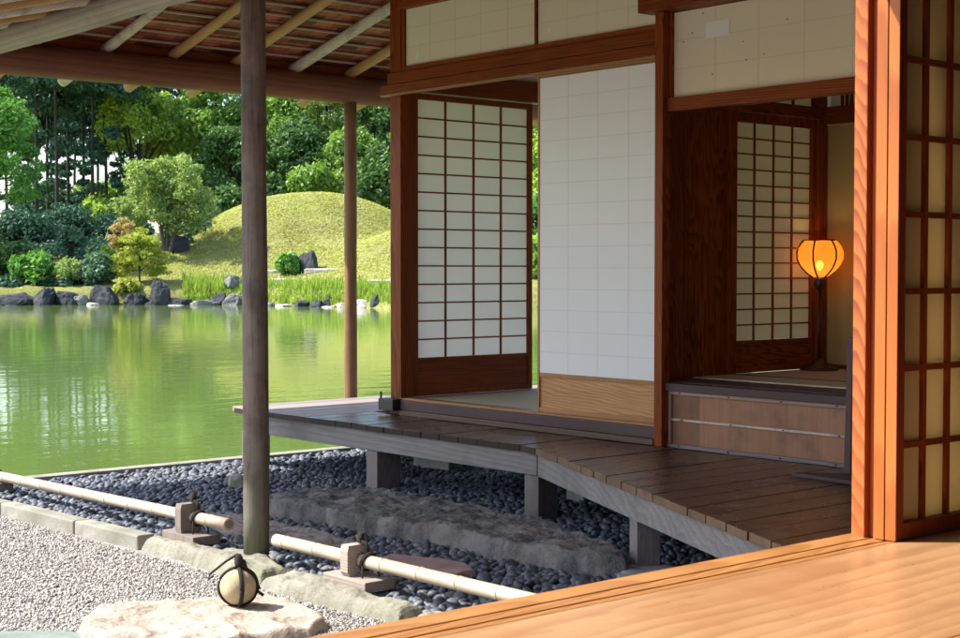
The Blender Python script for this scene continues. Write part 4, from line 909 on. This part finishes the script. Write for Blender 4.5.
def tree(name, label, cat, d, l, zc, rad, k, cr, per, size, lf, trunk=.15, bark='bark', group=None, seed=0, extra=None, flat=.75, stems=1, limbs=10, base_dz=0, sh=.5, **kw):
    x, y = Wd(d,l); g = hz(d,l)-.1+base_dz; t = thing(name, label, cat, (x,y,g), group)
    C = crown((x,y,zc), rad, k, cr, seed+100, sh); 
    if extra is not None: C = np.concatenate([C, [(Wd(d+e[0],l+e[1])[0], Wd(d+e[0],l+e[1])[1], e[2], e[3]) for e in extra]])
    V, Fq = leaves(C, per, size, flat=flat, **kw); raw('crown', V, Fq, M[lf], t)
    r_g = random.Random(seed); mb = MB(); top = zc+rad[2]*.35
    for s in range(stems):
        ox, oy = (r_g.uniform(-.5,.5)*rad[0]*.8, r_g.uniform(-.5,.5)*rad[0]*.8) if stems > 1 else (r_g.uniform(-.1,.1)*rad[0],0)
        pts = [(x+ox*(i/6)**1.2+.12*trunk*5*noise.noise(Vector((seed+s*3.1,i*.6,0))), y+oy*(i/6)**1.2+.12*trunk*5*noise.noise(Vector((seed+s*3.1,i*.6,9))), g-.3+(top-g+.3)*i/6) for i in range(7)]
        mb.tube(pts, [trunk*(1.25-.95*i/6) for i in range(7)], 9, .2)
    for q in r_g.sample(range(len(C)), min(limbs,len(C))):
        c = C[q]; h0 = g+(top-g)*r_g.uniform(.35,.8); p0 = Vector((x,y,h0)); p2 = Vector(c[:3]); p1 = (p0+p2)/2+Vector((0,0,-.12*(p2-p0).length))
        mb.tube([p0,p1,p2],[trunk*.45,trunk*.3,trunk*.12],6)
    mb.build('trunk', M[bark], t, smooth=True); return t
def at(px, y, d): return (px-480)/1500*d, EYE-(y-270.5)/1500*d
# row of tall dark pines, left
PG = 'tall dark pines behind the pond'
names = ['first from the left','second from the left','third from the left','fourth from the left','fifth from the left','sixth from the left','seventh from the left','eighth from the left','ninth from the left']
for i, (px, d) in enumerate([(20,92),(37,86),(49,90),(58,84),(69,88),(84,93),(94,86),(107,90),(134,96)]):
    l = (px-480)/1500*d
    ex = [(random.uniform(-1.8,1.8), random.uniform(-1.6,1.6), random.uniform(3.6,9.2), random.uniform(.3,.6)) for _ in range(11)]
    tree('pine_tree', 'tall dark pine with a bare slender trunk, '+names[i]+' in the row', 'tree', d, l, 12.4+random.uniform(-.6,.6), (2.7,2.7,3.4), 95, .62, 120, .17, 'lf_pine', trunk=.11, group=PG, seed=i+1, extra=ex, flat=.5, limbs=0)
for i, (px, d) in enumerate([(8,104),(30,108),(52,102),(76,106),(99,103),(122,107),(146,104)]):
    l = (px-480)/1500*d
    tree('pine_tree', 'dark pine crown behind the front pine row, '+names[i], 'tree', d, l, 11.5+random.uniform(-.8,.8), (3.0,2.6,4.4), 90, .75, 100, .2, 'lf_pine', trunk=.12, group='farther pines behind the pine row', seed=i+31, flat=.5, limbs=0)
def btree(px, py, d, rpx, rz, lf, label, seed, k=80, cr=.6, per=110, size=.16, trunk=.16, name='broadleaf_tree', **kw):
    l, zc = at(px, py, d); r = rpx/1500*d
    return tree(name, label, 'tree', d, l, zc, (r,r*.9,rz), k, cr, per, size, lf, trunk=trunk, seed=seed, **kw)
BG = 'leafy trees behind the hill'
btree(-14,168,64,58,3.6,'lf_fresh','bright green broadleaf tree cut by the left edge of the picture',51,k=150,cr=.5,per=150,size=.11,group=None)
btree(140,128,90,38,2.6,'lf_lite','light yellow green tree left of and behind the round tree',52,group=BG,trunk=.22,limbs=14)
btree(178,140,93,36,2.8,'lf_lite','light green tree directly above the round tree',53,group=BG,trunk=.2)
btree(212,125,90,36,3.4,'lf_mid','bright leafy tree just left of the near log post',54,group=BG)
btree(232,175,86,34,3.0,'lf_deep','dark leafy tree behind the near log post',55,group=BG)
btree(276,135,90,34,3.2,'lf_mid','leafy tree just right of the near log post',56,group=BG)
btree(300,165,87,32,2.4,'lf_deep','low dark tree behind the left crest of the hill',57,group=BG,stems=3,limbs=16)
btree(326,128,92,38,3.4,'lf_oliv','pale dappled tree left of the slim post',58,group=BG,stems=2,limbs=16)
btree(352,170,86,30,2.2,'lf_mid','small leafy tree behind the hill top at the slim post',59,group=BG)
btree(378,130,90,34,3.6,'lf_deep','deep green tree right of the slim post',60,group=BG)
btree(386,185,82,26,2.0,'lf_deep','low dark tree behind the right flank of the hill',61,group=BG)
btree(430,140,88,46,4.5,'lf_mid','leafy tree behind the corner post, seen through the screen gap',62,group=BG)
btree(505,160,84,46,5.0,'lf_mid','leafy tree seen in the narrow gap beside the white screen',63,group=BG)
btree(545,200,80,46,5.0,'lf_lite','light green tree low in the narrow gap beside the white screen',64,group=BG)
# second, farther belt so the sky only breaks through on the left
for i, (px, d, lf) in enumerate([(165,112,'lf_deep'),(205,108,'lf_deep'),(248,112,'lf_pine'),(290,106,'lf_deep'),(335,110,'lf_pine'),(375,106,'lf_deep'),(420,110,'lf_pine'),(470,108,'lf_deep'),(520,108,'lf_deep')]):
    btree(px,165 if i else 190,d,44,5.2 if i else 3.0,lf,'dark far tree behind the leafy trees, '+['at the round tree','above the right side of the round tree','at the near log post','at the left crest of the hill','at the hill top','at the slim post','behind the corner post','behind the inner screen','behind the white screen'][i],80+i,k=80,cr=.95,per=90,size=.26,group='far dark trees',trunk=.25)
# round tree, maple, shrubs
l, z = at(167,199,66)
tree('round_tree','rounded olive green tree with pale leaves at the left foot of the hill','tree',66,l,z,(2.25,2.1,1.95),125,.36,150,.09,'lf_oliv',extra=[(random.uniform(-1.2,.2),random.uniform(-1.9,2.0),random.uniform(2.6,3.4),.4) for _ in range(22)],trunk=.10,bark='barkgrey',seed=71,stems=4,limbs=18,flat=.8,sh=.3)
l, z = at(140,260,60.6)
mp_ = tree('maple_tree','small maple with yellow green leaves and pinkish tips by the shore','tree',60.6,l,z,(1.2,1.05,1.2),95,.27,100,.075,'lf_maple',trunk=.04,seed=72,limbs=8,flat=.45)
C = crown((*Wd(60.5,at(124,240,60.5)[0]), at(122,240,60.5)[1]),(.5,.45,.85),22,.22,5); V, Fq = leaves(C,80,.075,flat=.5); lab(raw('crown', V, Fq, M['lf_red'], mp_), 'pinkish upper leaves')
def bush(px, py, d, wpx, hpx, lf, label, seed, size=.10, per=90, k=30, name='shrub', **kw):
    l, z = at(px,py,d); r = wpx/2/1500*d; h = hpx/1500*d; x, y = Wd(d,l); g = hz(d,l); t = thing(name, label, 'shrub', (x,y,g), 'shrubs on the far bank')
    C = crown((x,y,z),(r*.85,r*.8,h*.45),k,r*.32,seed); V, Fq = leaves(C,per,size,**kw); raw('foliage', V, Fq, M[lf], t)
    mb = MB(); rg = random.Random(seed)
    for q in rg.sample(range(k), min(9,k)): mb.tube([(x,y,min(g,z-h*.4)-.1),((x+C[q][0])/2,(y+C[q][1])/2,(min(g,z-h*.4)+C[q][2])/2),tuple(C[q][:3])],[.03,.02,.008],5)
    mb.build('stem', M['bark'], t); return t
bush(288,265,62,26,22,'lf_fresh','clipped round green bush beside the standing rock on the hill',1,size=.09,per=130,k=36)
bush(33,270,60.5,50,28,'lf_fresh','bright green fern like clump over the dark shore rocks',2,size=.13,elong=2.6)
bush(70,273,60.4,34,26,'lf_oliv','olive brown azalea mound at the shore',3,size=.09)
bush(96,272,60.6,40,34,'lf_teal','blue green shrub left of the maple',4,size=.11)
bush(72,243,62.5,26,38,'lf_teal','tall blue green shrub with slanting shoots above the azalea mound',5,size=.15,elong=2.8,k=18)
bush(8,262,63,60,36,'lf_deep','dark green shrub at the left edge of the bank',6,size=.14)
bush(112,260,63,36,26,'lf_lite','light yellow green shrub behind the maple',7,size=.11)
bush(128,288,59.6,26,18,'lf_maple','low yellow green shrub at the maple foot',8,size=.09)
bush(25,238,70,70,46,'lf_pine','large dark shrub in the shade under the pines, far left',9,size=.13,per=170,k=44)  # shade under the pines put into the dark leaf colour
bush(70,232,74,60,44,'lf_pine','dark shrub below the pine trunks',10,size=.13,per=170,k=40)  # darker leaves stand in for missing pine shade
bush(125,235,76,60,40,'lf_pine','dark shrub left of the round tree trunk',11,size=.13,per=170,k=40)  # shaded look painted with the dark leaf material
bush(92,216,84,50,26,'lf_lite','sunlit yellow green shrub glimpsed between the pine trunks',12,size=.2,k=36)
bush(45,208,96,70,40,'lf_pine','dark hedge shrub behind the pine trunks, left',13,size=.28,k=40)  # dark leaf colour again stands for shade behind the trunks
bush(105,205,98,70,36,'lf_mid','green hedge shrub behind the pine trunks, right',14,size=.28,k=40)
bush(205,222,82,40,16,'lf_lite','light green shrub on the hill edge behind the round tree',15,size=.14,k=36)
bush(225,208,80,60,36,'lf_deep','dark shrub behind the left shoulder of the hill',16,size=.2,k=40)
bush(265,192,82,50,30,'lf_deep','dark shrub behind the hill crest, right of the near log post',17,size=.2,k=36)
bush(318,182,84,60,24,'lf_mid','green shrub peeping over the hill crest',18,size=.2,k=36)
bush(372,192,82,56,36,'lf_deep','dark shrub behind the hill at the slim post',19,size=.2,k=40)
bush(420,235,70,70,60,'lf_mid','green shrub hidden behind the corner post',20,size=.18,k=40)
bush(536,226,66,46,70,'lf_fresh','leafy shrub filling the narrow gap beside the white screen, above the low one',22,size=.13,k=44)
bush(533,262,60,50,60,'lf_lite','green shrub seen in the narrow gap beside the white screen',21,size=.15,k=40)
# reeds
n = 9000; px = np.concatenate([rng.uniform(183,262,n*3//7), rng.uniform(250,400,n-n*3//7)])
l0 = (px-480)/1500*58; dsr = np.interp(l0,[-30,-18.7,-14.6,-9.5,-5.5,-3.2,5],[57,58.5,59.3,59.3,55.8,53.2,51.5])
d = dsr-.35+rng.random(n)**1.3*2.4; l = (px-480)/1500*d; h = rng.uniform(.15,.42,n)*(.75+.5*np.sin(l*2.1+1.3*np.sin(l*5.3))**2)*np.where(rng.random(n)<.1,1.35,.9)
g = H(d,l)-.05; X = -.7564*d+.6541*l; Y = .6541*d+.7564*l; an = rng.uniform(0,2*PI,n); w = .022
dx, dy = np.cos(an)*w, np.sin(an)*w; bx_, by_ = rng.normal(0,.16,n)*h, rng.normal(0,.16,n)*h
V = np.stack([np.stack([X-dx,Y-dy,g],1),np.stack([X+dx,Y+dy,g],1),np.stack([X+dx*.8+bx_*.4,Y+dy*.8+by_*.4,g+h*.6],1),np.stack([X+bx_,Y+by_,g+h],1)],1).reshape(-1,3)
kind(tag(raw('reeds', V, np.arange(n*4).reshape(-1,4), M['lf_reed']), 'bright yellow green reeds along the foot of the hill', 'reeds'), 'stuff')

# low dark cover under the pines and shrubs
m = 420; cl = []
for _ in range(m):
    l = random.uniform(-24,-12.6); d = 59.9+random.random()**1.3*16; 
    if l > -15.2 and d < 67: continue
    x, y = Wd(d,l); cl.append((x,y,hz(d,l)+.12,random.uniform(.3,.55)))
V, Fq = leaves(cl, 110, .12, flat=.6); kind(tag(raw('ground_cover', V, Fq, M['lf_pine']), 'dark leafy ground cover under the pines on the left bank', 'ground cover'), 'stuff')

# tufts of mown grass on the mound
nt = 60000; d = rng.uniform(57.5,73.5,nt); l = rng.uniform(-16.5,1.5,nt); z = H(d,l); X = -.7564*d+.6541*l; Y = .6541*d+.7564*l
V, Fq = leaves(np.stack([X,Y,z+.02,np.full(nt,.10)],1)[(d-(55+np.clip(-l-3,0,7)*.65))>2.2], 3, .042, flat=.5, up=1.4, elong=1.8)
M['lf_turf'] = leaf('dry mown turf blades', (.36,.37,.115), (.45,.465,.14), .3, (.52,.50,.19))
kind(tag(raw('grass', V, Fq, M['lf_turf']), 'dry yellow green mown grass covering the mound', 'grass'), 'stuff')
